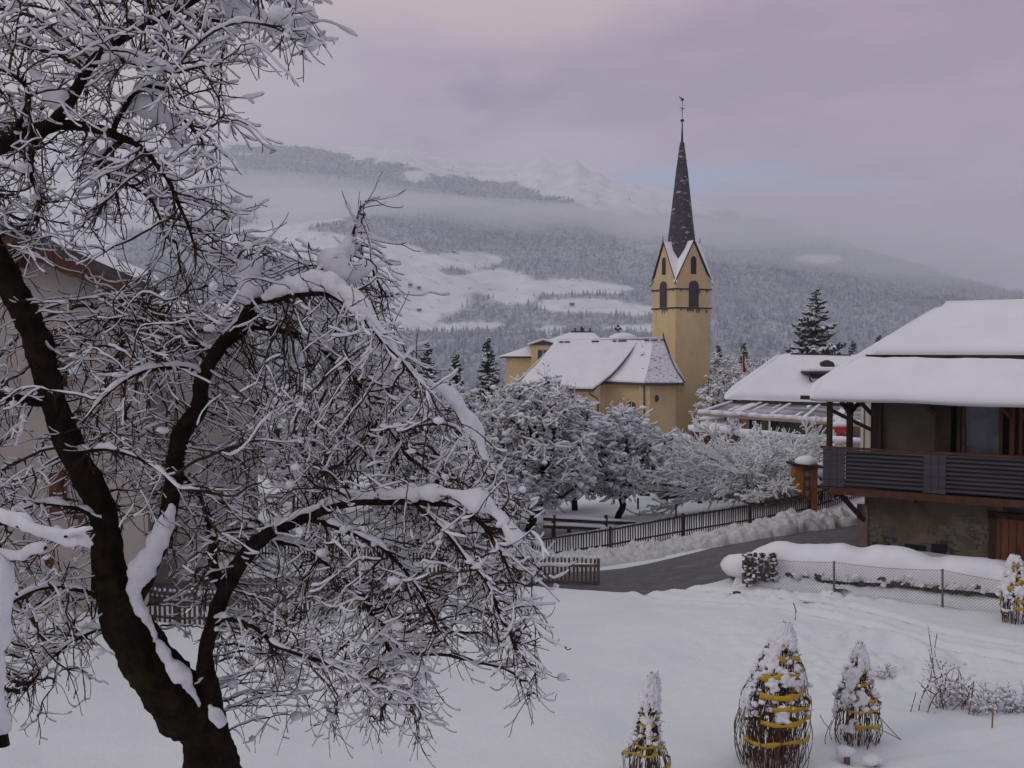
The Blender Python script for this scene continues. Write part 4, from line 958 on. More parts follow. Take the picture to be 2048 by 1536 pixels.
def lwin(px, py, D, w, h, shut=True, nm='window'):
    c = at(px, py, D); m = MB(); m.box(c + Vector((0, .13, 0)), (w, .3, h)); wn = m.build(nm, M['glass'] if nm == 'window' else M['wood_brown'], lh)
    m = MB()
    for s in (-1, 1): m.box(c + Vector((s * w / 2, -.02, 0)), (.09, .06, h + .1)); m.box(c + Vector((0, -.025, s * h / 2)), (w, .06, .09))
    m.build('frame', M['wood_brown'], wn)
    if shut:
        m = MB()
        for s in (-1, 1): m.box(c + Vector((s * (w / 2 + .26), -.02, 0)), (.4, .04, h + .05))
        m.each('shutter', M['wood_brown'], lh)
lwin(55, 715, DL - .55, .75, 1.25); lwin(60, 985, DL - .55, .75, 1.0, True); lwin(238, 690, DL - .12, .22, .45, False)
lwin(62, 1160, DL - .6, .95, 1.05, False, 'cellar_door'); lwin(150, 1060, DL - .4, .5, .6, False)
# second, lower wing with balcony further back
wg = thing('annexe', at(345, 800, 31), 'low brown-roofed annexe with timber balcony behind the plastered house', 'annexe')
wg.location.z = -1
D2 = 31; c0, c1 = at(225, 640, D2), at(350, 665, D2)
a = [Vector((c0.x, D2, -1.5)), Vector((c1.x, D2, -1.5)), Vector((c1.x + 1, D2 + 6, -1.5)), Vector((c0.x, D2 + 6, -1.5))]
m = MB(); m.hexa(a, [Vector((p.x, p.y, c0.z if i in (0, 3) else c1.z)) for i, p in enumerate(a)]); m.build('wall', M['plaster'], wg)
r0, r1 = at(205, 590, D2 - .7), at(372, 640, D2 - .7); q = [r0, r1, r1 + Vector((1, 7, 0)), r0 + Vector((0, 7, 0))]; m = MB(); m.hexa(q, [up(p, .18) for p in q]); r_ = m.build('roof', bpy.data.materials['dark_grey_tiles'], wg)
snow_quad('roof_snow', up(r1, .19), up(q[2], .19), up(q[3], .19), up(r0, .19), .24, M['snow_roof'], r_, 12, 12, 5, .2, .3)
m = MB(); m.box(at(295, 668, D2 - .4), (1.6, .7, .1)); m.box(at(295, 655, D2 - .75), (1.6, .06, .8)); m.build('balcony', M['wood_brown'], wg)
# ---------------------------------------------------------------- tree generator
def nrm(v): return v / (np.linalg.norm(v, axis=-1, keepdims=True) + 1e-9)
def colonize(P0, par0, att, kill, reach, step, iters=90, grav=0.0, seed=0, inertia=0.35):
    """space colonisation growth; returns node positions and parent indices"""
    rg = np.random.default_rng(seed)
    P = [p for p in P0]; par = list(par0); Dr = [np.zeros(3)] * len(P)
    for i in range(len(P)):
        if par[i] >= 0: Dr[i] = nrm(P[i] - P[par[i]])
    A = att.copy(); Pn = np.array(P)
    near = np.zeros(len(A), int); nd = np.full(len(A), 1e9)
    def update(lo):
        nonlocal near, nd
        N = np.array(P[lo:])
        for i in range(0, len(N), 400):
            d = ((A[:, None, :] - N[None, i:i + 400, :]) ** 2).sum(-1); j = d.argmin(1); dm = np.sqrt(d[np.arange(len(A)), j]); m = dm < nd
            near[m] = lo + i + j[m]; nd[m] = dm[m]
    update(0)
    for it in range(iters):
        keep = nd > kill; A = A[keep]; near = near[keep]; nd = nd[keep]
        if len(A) == 0: break
        act = nd < reach
        if not act.any(): break
        u = np.unique(near[act]); dirs = np.zeros((len(P), 3)); np.add.at(dirs, near[act], nrm(A[act] - np.array(P)[near[act]]))
        lo = len(P)
        for q in u:
            d = nrm(dirs[q]) + inertia * Dr[q] + np.array([0, 0, grav]) + rg.normal(0, .12, 3); d = nrm(d)
            P.append(P[q] + d * step); par.append(q); Dr.append(d)
        update(lo)
    return np.array(P), np.array(par)
def spurs(P, par, cand, rg, n, L, seg, droop, curl, spread=.9, dirs=None):
    """short curved twigs on candidate nodes"""
    Pn = list(P); pr = list(par); made = []
    for c in rg.choice(cand, n):
        q = par[c]; base = nrm(P[c] - P[q]) if q >= 0 else np.array([0, 0, 1.])
        d = nrm(base * (1 - spread * .5) + rg.normal(0, spread * .6, 3) * np.array([1, 1, .8]) + (dirs if dirs is not None else 0))
        ns = max(2, int(rg.uniform(.5, 1.3) * L / seg)); cur = c; p = P[c].copy()
        for k in range(ns):
            t = k / ns
            d = nrm(d + np.array([0, 0, -droop * (1 - t) + curl * t]) + rg.normal(0, .09, 3)); p = p + d * seg
            Pn.append(p.copy()); pr.append(cur); cur = len(Pn) - 1; made.append(cur)
    return np.array(Pn), np.array(pr), np.array(made)
def radii(par, tip, power=2.4, rmin=None, fixed=None):
    n = len(par); a = np.zeros(n); r = np.zeros(n)
    for i in range(n - 1, -1, -1):
        if a[i] == 0: a[i] = tip ** power
        r[i] = a[i] ** (1 / power)
        if par[i] >= 0: a[par[i]] += a[i]
    return r
def frames(P, par, ref=(0, 0, 1.)):
    t = np.zeros_like(P); m = par >= 0; t[m] = nrm(P[m] - P[par[m]])
    ch = np.full(len(P), -1); ch[par[m]] = np.nonzero(m)[0]
    r0 = ~m & (ch >= 0); t[r0] = nrm(P[ch[r0]] - P[r0])
    e = np.nonzero(m & (ch >= 0))[0]; t[e] = nrm(t[e] + nrm(P[ch[e]] - P[e]))
    up_ = np.array(ref); a = np.cross(t, up_); l = np.linalg.norm(a, axis=1); a[l < .08] = (1, 0, 0); a = nrm(a); b = np.cross(a, t)
    return t, a, b
def tube_mesh(P, par, rad, k, cen=None, vis=None, oval=1.0, cap=True, ph=0.0, ref=(0, 0, 1.)):
    t, a, b = frames(P, par, ref); n = len(P); cen = P if cen is None else cen
    R_ = [cen + a * (rad * math.cos(2 * math.pi * j / k + ph))[:, None] + b * (rad * oval * math.sin(2 * math.pi * j / k + ph))[:, None] for j in range(k)]
    V = np.stack(R_, 1).reshape(-1, 3)
    c = np.nonzero(par >= 0)[0]
    if vis is not None: c = c[vis[c]]
    q = par[c]; F = np.concatenate([np.column_stack([q * k + j, q * k + (j + 1) % k, c * k + (j + 1) % k, c * k + j]) for j in range(k)])
    out = [F]
    if cap:
        has = np.zeros(n, bool); has[par[par >= 0]] = True; tips = c[~has[c]]
        out.append(np.column_stack([tips * k + j for j in range(k)]))
    return V, out
def snow_mesh(P, par, rad, s0, seed, k=6, skip=.25, thick=1.0, vert=.93, amp=.9, nsc=9.0, load=1.0):
    """snow riding on the upper side of every shoot"""
    t, a, b = frames(P, par); nz = fbm(P, nsc, 2, seed); lay = np.clip(1.15 - np.abs(t[:, 2]) ** 2 * 1.05, 0, 1)
    base = load * s0 * (1 + amp * 2 * (nz - .45)) + np.minimum(rad * .55, s0 * 2.2) * thick
    patch = np.clip((fbm(P, nsc * .38, 2, seed + 5) - skip) / .12, 0, 1)
    rs = base * lay * patch
    has = np.zeros(len(P), bool); has[par[par >= 0]] = True; rs[~has] *= .75
    cen = P + np.array([0, 0, 1.]) * (rad * .75 + rs * .55)[:, None]
    vis = (rs > s0 * .25); vis = vis & vis[np.maximum(par, 0)] & (np.abs(t[:, 2]) < vert)
    return tube_mesh(P, par, rs, k, cen, vis, oval=.85)
_ico = None
def ico():
    global _ico
    if _ico is None:
        import bmesh
        bm = bmesh.new(); bmesh.ops.create_icosphere(bm, subdivisions=2, radius=1); bm.verts.ensure_lookup_table()
        _ico = (np.array([v.co[:] for v in bm.verts]), np.array([[v.index for v in f.verts] for f in bm.faces])); bm.free()
    return _ico
def lumps(cen, rad, seed, squash=.75, rough=.5):
    V0, F0 = ico(); n = len(cen); cen = np.asarray(cen, float); rad = np.asarray(rad, float)
    rg = np.random.default_rng(seed); sc = np.column_stack([rg.uniform(.8, 1.35, n), rg.uniform(.8, 1.25, n), np.full(n, squash) * rg.uniform(.85, 1.2, n)])
    V = V0[None] * (sc * rad[:, None])[:, None, :]; W_ = (V0[None] * 1.3 + rg.uniform(0, 50, (n, 1, 3))).reshape(-1, 3)
    V = V * (1 + rough * (fbm(W_, 1.0, 2, seed) - .5)).reshape(n, -1, 1)
    an = rg.uniform(0, 6.28, n); c, s = np.cos(an)[:, None], np.sin(an)[:, None]; x, y = V[..., 0] * c - V[..., 1] * s, V[..., 0] * s + V[..., 1] * c
    V = np.stack([x, y, V[..., 2]], -1) + cen[:, None, :]
    F = (F0[None] + (np.arange(n) * len(V0))[:, None, None]).reshape(-1, 3)
    return V.reshape(-1, 3), F
def join(parts):
    Vs, Fs, o = [], {}, 0
    for V, F in parts:
        for f in (F if isinstance(F, list) else [F]):
            if len(f): Fs.setdefault(f.shape[1], []).append(f + o)
        Vs.append(V); o += len(V)
    return np.concatenate(Vs), [np.concatenate(v) for v in Fs.values()]
def smooth_poly(poly, rng_, n, depth):
    """random points in an image-traced outline, each given its own depth; rejection by polygon"""
    poly = np.array(poly, float); lo, hi = poly.min(0), poly.max(0); out = []
    while len(out) < n:
        q = rng_.uniform(lo, hi, (n, 2)); ins = np.zeros(len(q), bool); j = len(poly) - 1
        for i in range(len(poly)):
            xi, yi, xj, yj = *poly[i], *poly[j]
            c = ((yi > q[:, 1]) != (yj > q[:, 1])) & (q[:, 0] < (xj - xi) * (q[:, 1] - yi) / (yj - yi + 1e-9) + xi); ins ^= c; j = i
        q = q[ins]; 
        for r in q: out.append(r)
    out = np.array(out[:n]); D = depth[0] + (depth[1] - depth[0]) * (rng_.beta(2, 2, n))
    return np.array([tuple(at(x, y, d)) for (x, y), d in zip(out, D)])

# ---------------------------------------------------------------- the big apple tree in front
ap_base = at(450, 2400, 7.3)
apple = thing('apple_tree', Vector((ap_base.x, ap_base.y, 0)), 'large leaning old apple tree with dense snow-laden drooping twigs', 'tree')
limbs = {
 'trunk': [(450, 2420, 7.3, 190), (442, 2000, 7.3, 130), (432, 1640, 7.2, 112), (417, 1490, 7.2, 108), (352, 1392, 7.1, 120), (283, 1300, 7.1, 114), (240, 1210, 7.0, 98), (213, 1115, 7.0, 74), (210, 1040, 7, 66), (178, 970, 6.9, 64), (137, 890, 6.9, 62), (118, 820, 6.8, 58), (92, 740, 6.8, 56), (52, 640, 6.7, 60), (15, 560, 6.7, 60), (-20, 480, 6.6, 52), (-60, 400, 6.6, 46), (-50, 325, 6.6, 42), (10, 287, 6.6, 38), (70, 264, 6.6, 36), (112, 245, 6.6, 34)],
 'a': [(112, 245, 6.6, 30), (145, 195, 6.6, 26), (168, 150, 6.6, 24), (200, 110, 6.6, 22), (235, 85, 6.6, 20), (290, 52, 6.7, 18), (350, 22, 6.8, 16), (430, -20, 6.9, 14), (540, -50, 7, 9)],
 'b': [(112, 245, 6.6, 24), (160, 252, 6.6, 22), (205, 263, 6.5, 20), (246, 280, 6.5, 18), (290, 300, 6.4, 14), (330, 350, 6.4, 11), (365, 420, 6.4, 8), (390, 490, 6.4, 5)],
 'c': [(225, 262, 6.5, 13), (250, 215, 6.6, 12), (268, 188, 6.6, 10), (300, 172, 6.7, 9), (345, 190, 6.8, 8), (375, 240, 6.9, 6)],
 'd': [(215, 122, 6.6, 12), (260, 124, 6.4, 11), (300, 134, 6.3, 9), (345, 150, 6.2, 6)],
 'e': [(355, 20, 6.8, 10), (420, 40, 7.1, 9), (490, 45, 7.3, 8), (560, 60, 7.4, 6), (610, 75, 7.4, 5)],
 'f': [(80, 262, 6.6, 20), (60, 330, 6.9, 14), (80, 400, 7.1, 10), (70, 470, 7.2, 6)],
 'g': [(20, 285, 6.6, 16), (60, 200, 6.2, 12), (30, 150, 6.0, 9), (-40, 120, 6.0, 6)],
 'h': [(246, 280, 6.5, 11), (200, 330, 6.9, 8), (300, 400, 7.0, 6), (330, 470, 7.1, 4)],
 's2': [(262, 1210, 7.0, 50), (290, 1150, 6.95, 48), (322, 1080, 6.95, 44), (340, 1000, 6.95, 42), (352, 920, 6.95, 42), (362, 868, 6.95, 46), (398, 818, 6.95, 44), (402, 765, 6.9, 34), (428, 712, 6.9, 32), (455, 675, 6.9, 30), (480, 650, 6.9, 27), (514, 622, 6.85, 20)],
 's2a': [(478, 652, 6.9, 18), (492, 618, 6.8, 16), (520, 602, 6.7, 16), (556, 598, 6.6, 15), (590, 590, 6.5, 14), (655, 590, 6.4, 13), (705, 620, 6.3, 10), (750, 665, 6.2, 9), (800, 720, 6.2, 7), (860, 790, 6.2, 5)],
 's2b': [(440, 700, 6.9, 17), (470, 676, 7.0, 17), (505, 655, 7.1, 16), (540, 655, 7.2, 15), (585, 668, 7.3, 14), (632, 692, 7.4, 12), (690, 740, 7.5, 10), (750, 810, 7.5, 8), (800, 890, 7.5, 5)],
 's2c': [(402, 755, 6.9, 14), (350, 735, 6.6, 12), (280, 745, 6.3, 10), (210, 790, 6.1, 7), (160, 850, 6.0, 5)],
 's2d': [(432, 708, 6.9, 12), (380, 675, 7.2, 10), (300, 645, 7.5, 8), (220, 640, 7.7, 5)],
 's2e': [(500, 610, 6.8, 12), (500, 560, 6.8, 10), (480, 530, 6.8, 8), (440, 500, 6.8, 5)],
 's2f': [(600, 590, 6.5, 10), (640, 540, 6.6, 8), (690, 510, 6.7, 7), (705, 460, 6.7, 5), (720, 410, 6.7, 3)],
 's3': [(450, 1620, 7.15, 60), (438, 1480, 7.12, 52), (425, 1400, 7.1, 44), (413, 1340, 7.1, 38), (412, 1300, 7.1, 36), (428, 1240, 7.1, 34), (452, 1175, 7.1, 34), (492, 1110, 7, 35), (540, 1066, 6.9, 32), (600, 1040, 6.9, 25), (670, 1012, 6.8, 21), (740, 1003, 6.7, 17), (830, 1005, 6.6, 14), (905, 1012, 6.5, 11), (970, 1060, 6.4, 8), (1020, 1140, 6.3, 5)],
 's3b': [(447, 1185, 7.1, 24), (425, 1125, 7.2, 23), (422, 1060, 7.2, 19), (400, 990, 7.3, 14), (362, 950, 7.3, 9)],
 's3c': [(545, 1082, 6.95, 14), (610, 1095, 7.1, 12), (680, 1145, 7.2, 11), (740, 1220, 7.3, 9), (780, 1310, 7.3, 7), (800, 1370, 7.3, 4)],
 's3d': [(620, 1040, 6.9, 13), (700, 1062, 6.7, 11), (775, 1110, 6.5, 10), (830, 1170, 6.4, 8), (870, 1250, 6.3, 5)],
 's3e': [(428, 1238, 7.1, 14), (480, 1240, 6.9, 12), (555, 1290, 6.7, 10), (640, 1320, 6.5, 9), (720, 1362, 6.4, 6), (760, 1400, 6.4, 4)],
 's3f': [(830, 1005, 6.6, 11), (905, 1080, 6.5, 10), (965, 1150, 6.4, 8), (1005, 1230, 6.35, 7), (1030, 1300, 6.3, 5)],
 't1': [(110, 808, 6.8, 24), (60, 802, 6.7, 20), (-10, 790, 6.6, 16), (-90, 800, 6.5, 10)],
 't2': [(210, 1050, 7, 12), (150, 1015, 6.7, 10), (70, 1010, 6.5, 8), (-20, 1050, 6.4, 5)],
 't3': [(236, 1215, 7.0, 13), (160, 1180, 6.8, 11), (70, 1180, 6.6, 9), (-30, 1240, 6.5, 6)],
 't4': [(262, 1262, 7.05, 11), (190, 1262, 7.2, 9), (110, 1310, 7.3, 7), (50, 1380, 7.3, 4)],
 't5': [(150, 905, 6.9, 11), (220, 900, 6.6, 9), (300, 930, 6.4, 6), (360, 980, 6.3, 4)],
}
def spline_nodes(pts, step):
    W4 = [(*tuple(at(x, y, d)), w / 2 / FPX * d) for x, y, d, w in pts]; P = [np.array(p) for p in W4]; out = []
    for i in range(len(P) - 1):
        p0, p1, p2, p3 = P[max(i - 1, 0)], P[i], P[i + 1], P[min(i + 2, len(P) - 1)]
        n = max(1, int(np.linalg.norm((p2 - p1)[:3]) / step))
        for k in range(n):
            t = k / n; q = .5 * ((2 * p1) + (p2 - p0) * t + (2 * p0 - 5 * p1 + 4 * p2 - p3) * t * t + (3 * p1 - p0 - 3 * p2 + p3) * t ** 3); q[3] = p1[3] * (1 - t) + p2[3] * t; out.append(q)
    out.append(P[-1]); return np.array(out)
LN = {}; skP, skpar, skr = [], [], []
for nm, pts in limbs.items():
    N = spline_nodes(pts, .03); N[:, 3] *= .86; N[:, :3] += (fbm(N[:, :3] + len(nm), 4, 2, 3)[:, None] - .5) * .035; LN[nm] = N
    b0 = len(skP)
    if nm != 'trunk':
        d = ((np.array(skP) - N[0, :3]) ** 2).sum(1); link_ = int(d.argmin())
    for i, q in enumerate(N): skP.append(q[:3]); skpar.append((b0 + i - 1) if i else (-1 if nm == 'trunk' else link_)); skr.append(q[3])
def limb_mesh(name, N, sides, parent, mtl, knots=.0):
    P = N[:, :3]; par = np.arange(len(P)) - 1; ex = P[0] - (P[1] - P[0]); r = N[:, 3].copy()
    rg = np.random.default_rng(len(name) * 7 + len(P)); kn = 1 + .10 * (fbm(P, 7, 2, 5) - .5) * 2 + knots * np.clip(fbm(P, 3.2, 2, 11) - .55, 0, 1) * 2
    V, F = tube_mesh(P, par, r * kn, sides, ref=(0, 1., 0))
    C0 = np.repeat(P, sides, 0); dv = V - C0; bark = fbm(V * np.array([1, 1, .45]), 26, 3, 9) - .5; big = fbm(V, 7, 3, 19) - .5
    V = C0 + dv * (1 + .34 * bark + .24 * big + .16 * (fbm(V * np.array([1, 1, .6]), 60, 2, 29) - .5))[:, None]
    return np_mesh(name, V, F, mtl, parent)
trunk = limb_mesh('trunk', LN['trunk'], 40, apple, M['bark'], .5)
for nm in limbs:
    if nm != 'trunk': limb_mesh('limb', LN[nm], 14 if nm in ('s2', 's3') else 9, apple, M['bark'], .4 if nm in ('s2', 's3') else .15)
skP = np.array(skP); skpar = np.array(skpar); skr = np.array(skr)
rg = np.random.default_rng(21)
up_poly = [(-330, -250), (640, -240), (640, 60), (600, 105), (540, 60), (480, 60), (440, 120), (470, 190), (505, 235), (450, 300), (430, 380), (470, 400), (500, 440), (470, 470), (400, 470), (380, 520), (345, 480), (300, 400), (230, 330), (225, 430), (180, 540), (140, 470), (90, 480), (60, 540), (-330, 560)]
mid_poly = [(190, 560), (330, 520), (390, 470), (430, 430), (560, 450), (640, 470), (690, 500), (715, 410), (740, 420), (730, 480), (780, 500), (790, 560), (770, 610), (830, 660), (880, 720), (925, 800), (975, 870), (1030, 940), (1080, 1010), (1080, 1120), (1090, 1250), (1100, 1330), (1050, 1360), (1000, 1270), (940, 1180), (860, 1300), (880, 1400), (820, 1440), (740, 1400), (640, 1410), (560, 1330), (500, 1330), (470, 1250), (380, 1180), (290, 1000), (260, 900), (150, 860), (60, 600)]
left_poly = [(-330, 560), (80, 560), (170, 640), (150, 760), (220, 850), (340, 870), (340, 1010), (250, 1060), (200, 1200), (240, 1280), (180, 1330), (60, 1400), (-60, 1420), (-330, 1400)]
A_ = [smooth_poly(up_poly, rg, 3000, (5.8, 8.0)), smooth_poly(mid_poly, rg, 6400, (6.0, 8.9)), smooth_poly(left_poly, rg, 1300, (6.0, 8.4))]
A_[0][:, :] = A_[0]
att_ = np.concatenate(A_)
pxa, pya = (lambda V: (CX + FPX * V[:, 0] / V[:, 1], CY - FPX * (V[:, 2] - CAMZ + V[:, 1] * math.tan(PITCH)) / V[:, 1]))(att_)
keep_ = np.ones(len(att_), bool)
for nm_ in ('trunk', 's2', 's3'):
    for (x_, y_, d_, w_) in limbs[nm_]: keep_ &= ~((np.hypot(pxa - x_, pya - y_) < w_ * .5 + 34) & (att_[:, 1] < d_ + .1))
att_ = att_[keep_]
thin = skr < .05
P, par = colonize(skP, skpar, att_, .098, .95, .058, 80, grav=-.02, seed=3, inertia=.55)
nsk = len(skP)
grown = np.arange(nsk, len(P))
# droop: pull outer shoots down a little as a weight of snow would
depth_ = np.zeros(len(P)); 
for i in grown: depth_[i] = depth_[par[i]] + 1
P[:, 2] -= np.minimum(depth_ * depth_ * .0009, .30)
wob = (np.column_stack([fbm(P, 9, 2, s) for s in (1, 2, 3)]) - .5) * .035; P[grown] += wob[grown]
thinsk = np.nonzero(skr < .022)[0]
P, par, m1 = spurs(P, par, np.concatenate([grown, thinsk, thinsk]), rg, 7000, .30, .034, .22, .24, .85)
P, par, m2 = spurs(P, par, m1, rg, 4200, .13, .030, .10, .26)
P, par, m3 = spurs(P, par, np.concatenate([grown, m1]), rg, 2400, .055, .026, 0, .25)
# hand-placed fans of hanging shoots at the lower right edge
print('apple nodes', len(P))
rad = radii(par, .0028, 2.65); rad[:nsk] = np.minimum(rad[:nsk], skr); rad = np.minimum(rad, .016) * (1 + .25 * (fbm(P, 30, 1, 4) - .5) * 2)
p2 = par.copy(); p2[:nsk] = -1                       # limbs have their own meshes
V, F = tube_mesh(P, p2, rad, 4); np_mesh('twigs', V, F, M['twig'], apple)
rad_s = rad.copy(); rad_s[:nsk] = skr
expo = np.clip(.70 + .30 * (P[:, 0] + 1.9) + .25 * (P[:, 2] - 5.8), .74, 1.6) * (.8 + .8 * np.clip(fbm(P, 1.3, 2, 66) - .35, 0, .5))
parts = [snow_mesh(P, p2, rad, .0082, 31, 6, .37, 1.0, amp=1.15, nsc=15, load=expo)]
# snow on the limbs
lp = skpar.copy(); big = skr > .045
sP = skP.copy(); parts.append(snow_mesh(sP, np.where((skpar >= 0) & (skr < .045) & (skr[np.maximum(skpar, 0)] < .05), skpar, -1), skr, .0115, 41, 8, .38, 1.3, vert=.85, nsc=11, amp=1.2))
def snow_line(pts, k=18, seed=1, flat=.8):
    N = spline_nodes([(x, y, d, w) for x, y, d, w in pts], .015); n = len(N); r = N[:, 3] * (1 + .8 * (fbm(N[:, :3], 9, 3, seed) - .5) * 2); r[0] *= .3; r[-1] *= .3
    V, F = tube_mesh(N[:, :3], np.arange(n) - 1, r, k, oval=flat, ref=(0, 1., 0)); V = V + (np.column_stack([fbm(V, 13, 4, s + seed) for s in (1, 2, 3)]) - .5) * np.array([.06, .04, .05]); return V, F
for s_ in ([(345, 1010, 6.85, 14), (324, 1062, 6.82, 30), (302, 1110, 6.82, 46), (280, 1150, 6.84, 44), (270, 1185, 6.86, 26), (284, 1220, 6.88, 20), (300, 1255, 6.92, 12), (312, 1285, 6.92, 10)],
           [(312, 1280, 6.9, 10), (325, 1305, 6.85, 22), (345, 1330, 6.85, 34), (365, 1352, 6.88, 30), (385, 1385, 6.95, 14), (400, 1410, 7.0, 8)],
           [(414, 1412, 6.9, 8), (428, 1428, 6.88, 22), (441, 1440, 6.9, 24), (436, 1458, 6.92, 10)],
           [(520, 596, 6.62, 10), (556, 580, 6.55, 26), (600, 566, 6.5, 44), (640, 560, 6.42, 50), (680, 576, 6.36, 46), (720, 610, 6.3, 36), (752, 650, 6.25, 26), (790, 700, 6.2, 14)],
           [(560, 612, 6.65, 10), (600, 618, 6.7, 28), (640, 622, 6.7, 22), (670, 612, 6.7, 8)],
           [(208, 118, 6.55, 16), (250, 112, 6.4, 26), (290, 118, 6.3, 28), (330, 132, 6.2, 20), (350, 145, 6.2, 8)],
           [(60, 130, 6.6, 16), (95, 180, 6.6, 34), (120, 205, 6.6, 44), (128, 235, 6.6, 24)],
           [(680, 985, 6.75, 10), (740, 985, 6.68, 17), (800, 986, 6.6, 22), (860, 985, 6.52, 38), (905, 985, 6.45, 20), (960, 1005, 6.4, 44), (1000, 1035, 6.38, 24), (1040, 1085, 6.35, 30)],
           [(560, 1042, 6.85, 8), (590, 1028, 6.85, 16), (640, 1010, 6.8, 14)],
           [(850, 760, 6.3, 10), (900, 790, 6.3, 28), (935, 835, 6.3, 36), (960, 880, 6.3, 30), (975, 920, 6.3, 14)],
           [(700, 470, 6.7, 10), (690, 500, 6.68, 40), (665, 525, 6.66, 54), (700, 545, 6.65, 46), (740, 530, 6.65, 26), (775, 525, 6.65, 10)],
           [(500, 520, 6.8, 20), (495, 550, 6.8, 48), (505, 590, 6.8, 44), (515, 615, 6.8, 14)],
           [(440, 0, 6.9, 30), (500, 30, 7.1, 44), (560, 50, 7.3, 50), (600, 60, 7.4, 44), (635, 92, 7.4, 30)],
           [(570, 5, 7.3, 34), (610, 20, 7.3, 30), (636, 40, 7.35, 12)],
           [(240, 200, 6.6, 10), (270, 205, 6.7, 30), (300, 215, 6.8, 36), (345, 250, 6.9, 30), (355, 300, 6.9, 10)]):
    parts.append(snow_line(s_, seed=len(parts) * 3))
# irregular pads where shoots crowd together
cand = np.concatenate([grown, m1]); flatn = np.abs(frames(P, par)[0][:, 2]) < .7; cand = cand[flatn[cand]]
dn = fbm(P, 1.7, 2, 77); cand = cand[dn[cand] > .42]
pc = rg.choice(cand, 700); pr_ = rg.uniform(.014, .036, 700) * (1 + .8 * (rg.random(700) > .93)); cen = P[pc] + np.array([0, 0, 1.]) * (pr_ * .45)[:, None]
parts.append(lumps(cen, pr_, 5, .7, .9))
V, F = join(parts); snow_t = np_mesh('snow_cover', V, F, M['snow_tree'], apple)
# a few withered leaves
m = MB(); rs = random.Random(8)
for (px, py) in ((12, 690), (175, 803), (183, 908), (320, 895), (328, 912), (268, 905), (218, 840), (30, 640), (20, 1040), (285, 870)):
    c = at(px, py, 6.4 + rs.random() * .4); d1 = Vector((rs.uniform(-1, 1), rs.uniform(-1, 1), rs.uniform(-1, .2))).normalized(); d2 = d1.cross(Vector((rs.random(), rs.random(), 1))).normalized(); l = rs.uniform(.02, .035)
    m.hexa([c - d1 * l, c + d2 * l * .5, c + d1 * l, c - d2 * l * .5], [p + d1.cross(d2) * .004 for p in (c - d1 * l, c + d2 * l * .5, c + d1 * l, c - d2 * l * .5)])
m.build('withered_leaves', mat('withered_leaf', (.12, .045, .012), (.09, .05, .02), 20, .8), apple)

# snow-caked branch end hanging in at the left, much nearer the window
nb = thing('plum_tree', Vector((at(-260, 1300, 4.6).x, 4.6, 0)), 'nearby small tree reaching snow-caked bare shoots in from the left', 'tree')
nl = [[(-260, 2800, 4.6, 90), (-250, 2000, 4.6, 80), (-230, 1400, 4.6, 60), (-180, 1150, 4.6, 44), (-120, 1050, 4.6, 34)], [(-120, 1050, 4.6, 26), (-40, 1040, 4.6, 18), (30, 1048, 4.55, 13), (70, 1062, 4.5, 11), (120, 1078, 4.5, 9), (165, 1085, 4.5, 8), (188, 1097, 4.5, 7)],
      [(-120, 1050, 4.6, 24), (-40, 1060, 4.7, 22), (0, 1110, 4.7, 16), (12, 1200, 4.7, 14), (-6, 1300, 4.7, 13), (-2, 1400, 4.7, 15), (8, 1492, 4.7, 22)], [(10, 1110, 4.7, 12), (45, 1115, 4.65, 9), (92, 1095, 4.6, 6)], [(120, 1078, 4.5, 7), (150, 1065, 4.45, 6), (182, 1062, 4.45, 5)], [(10, 1180, 4.7, 8), (28, 1185, 4.7, 7), (36, 1190, 4.7, 5)]]
sp = []
for i, pts in enumerate(nl):
    N = spline_nodes(pts, .03); limb_mesh('trunk' if i == 0 else 'limb', N, 10, nb, M['bark'], .2)
    if i: 
        P_ = N[:, :3]; r_ = N[:, 3]; thick = {1: .021, 2: .036, 3: .016, 4: .013, 5: .02}[i]
        q = r_ * .6 + thick * (.30 + 1.5 * fbm(P_, 7, 3, i + 4)) if i == 2 else r_ * .6 + thick * (.75 + .7 * fbm(P_, 9, 2, i)); q[-1] *= .5
        cen = P_ + np.array([-.004, -.012, 1.0 if i != 2 else .0])[None] * (r_ * .6 + (thick * .4))[:, None] + (np.array([[-.005, -.02, 0]]) if i == 2 else 0)
        if i == 2: cut = int(len(P_) * .93); P_, q, cen = P_[:cut], q[:cut], cen[:cut]
        sp.append(tube_mesh(P_, np.arange(len(P_)) - 1, q, 14, cen, ref=(0, 1., 0)))
V, F = join(sp); V = V + (np.column_stack([fbm(V, 16, 4, s) for s in (1, 2, 3)]) - .5) * .055; np_mesh('snow_cover', V, F, M['snow_tree'], nb)

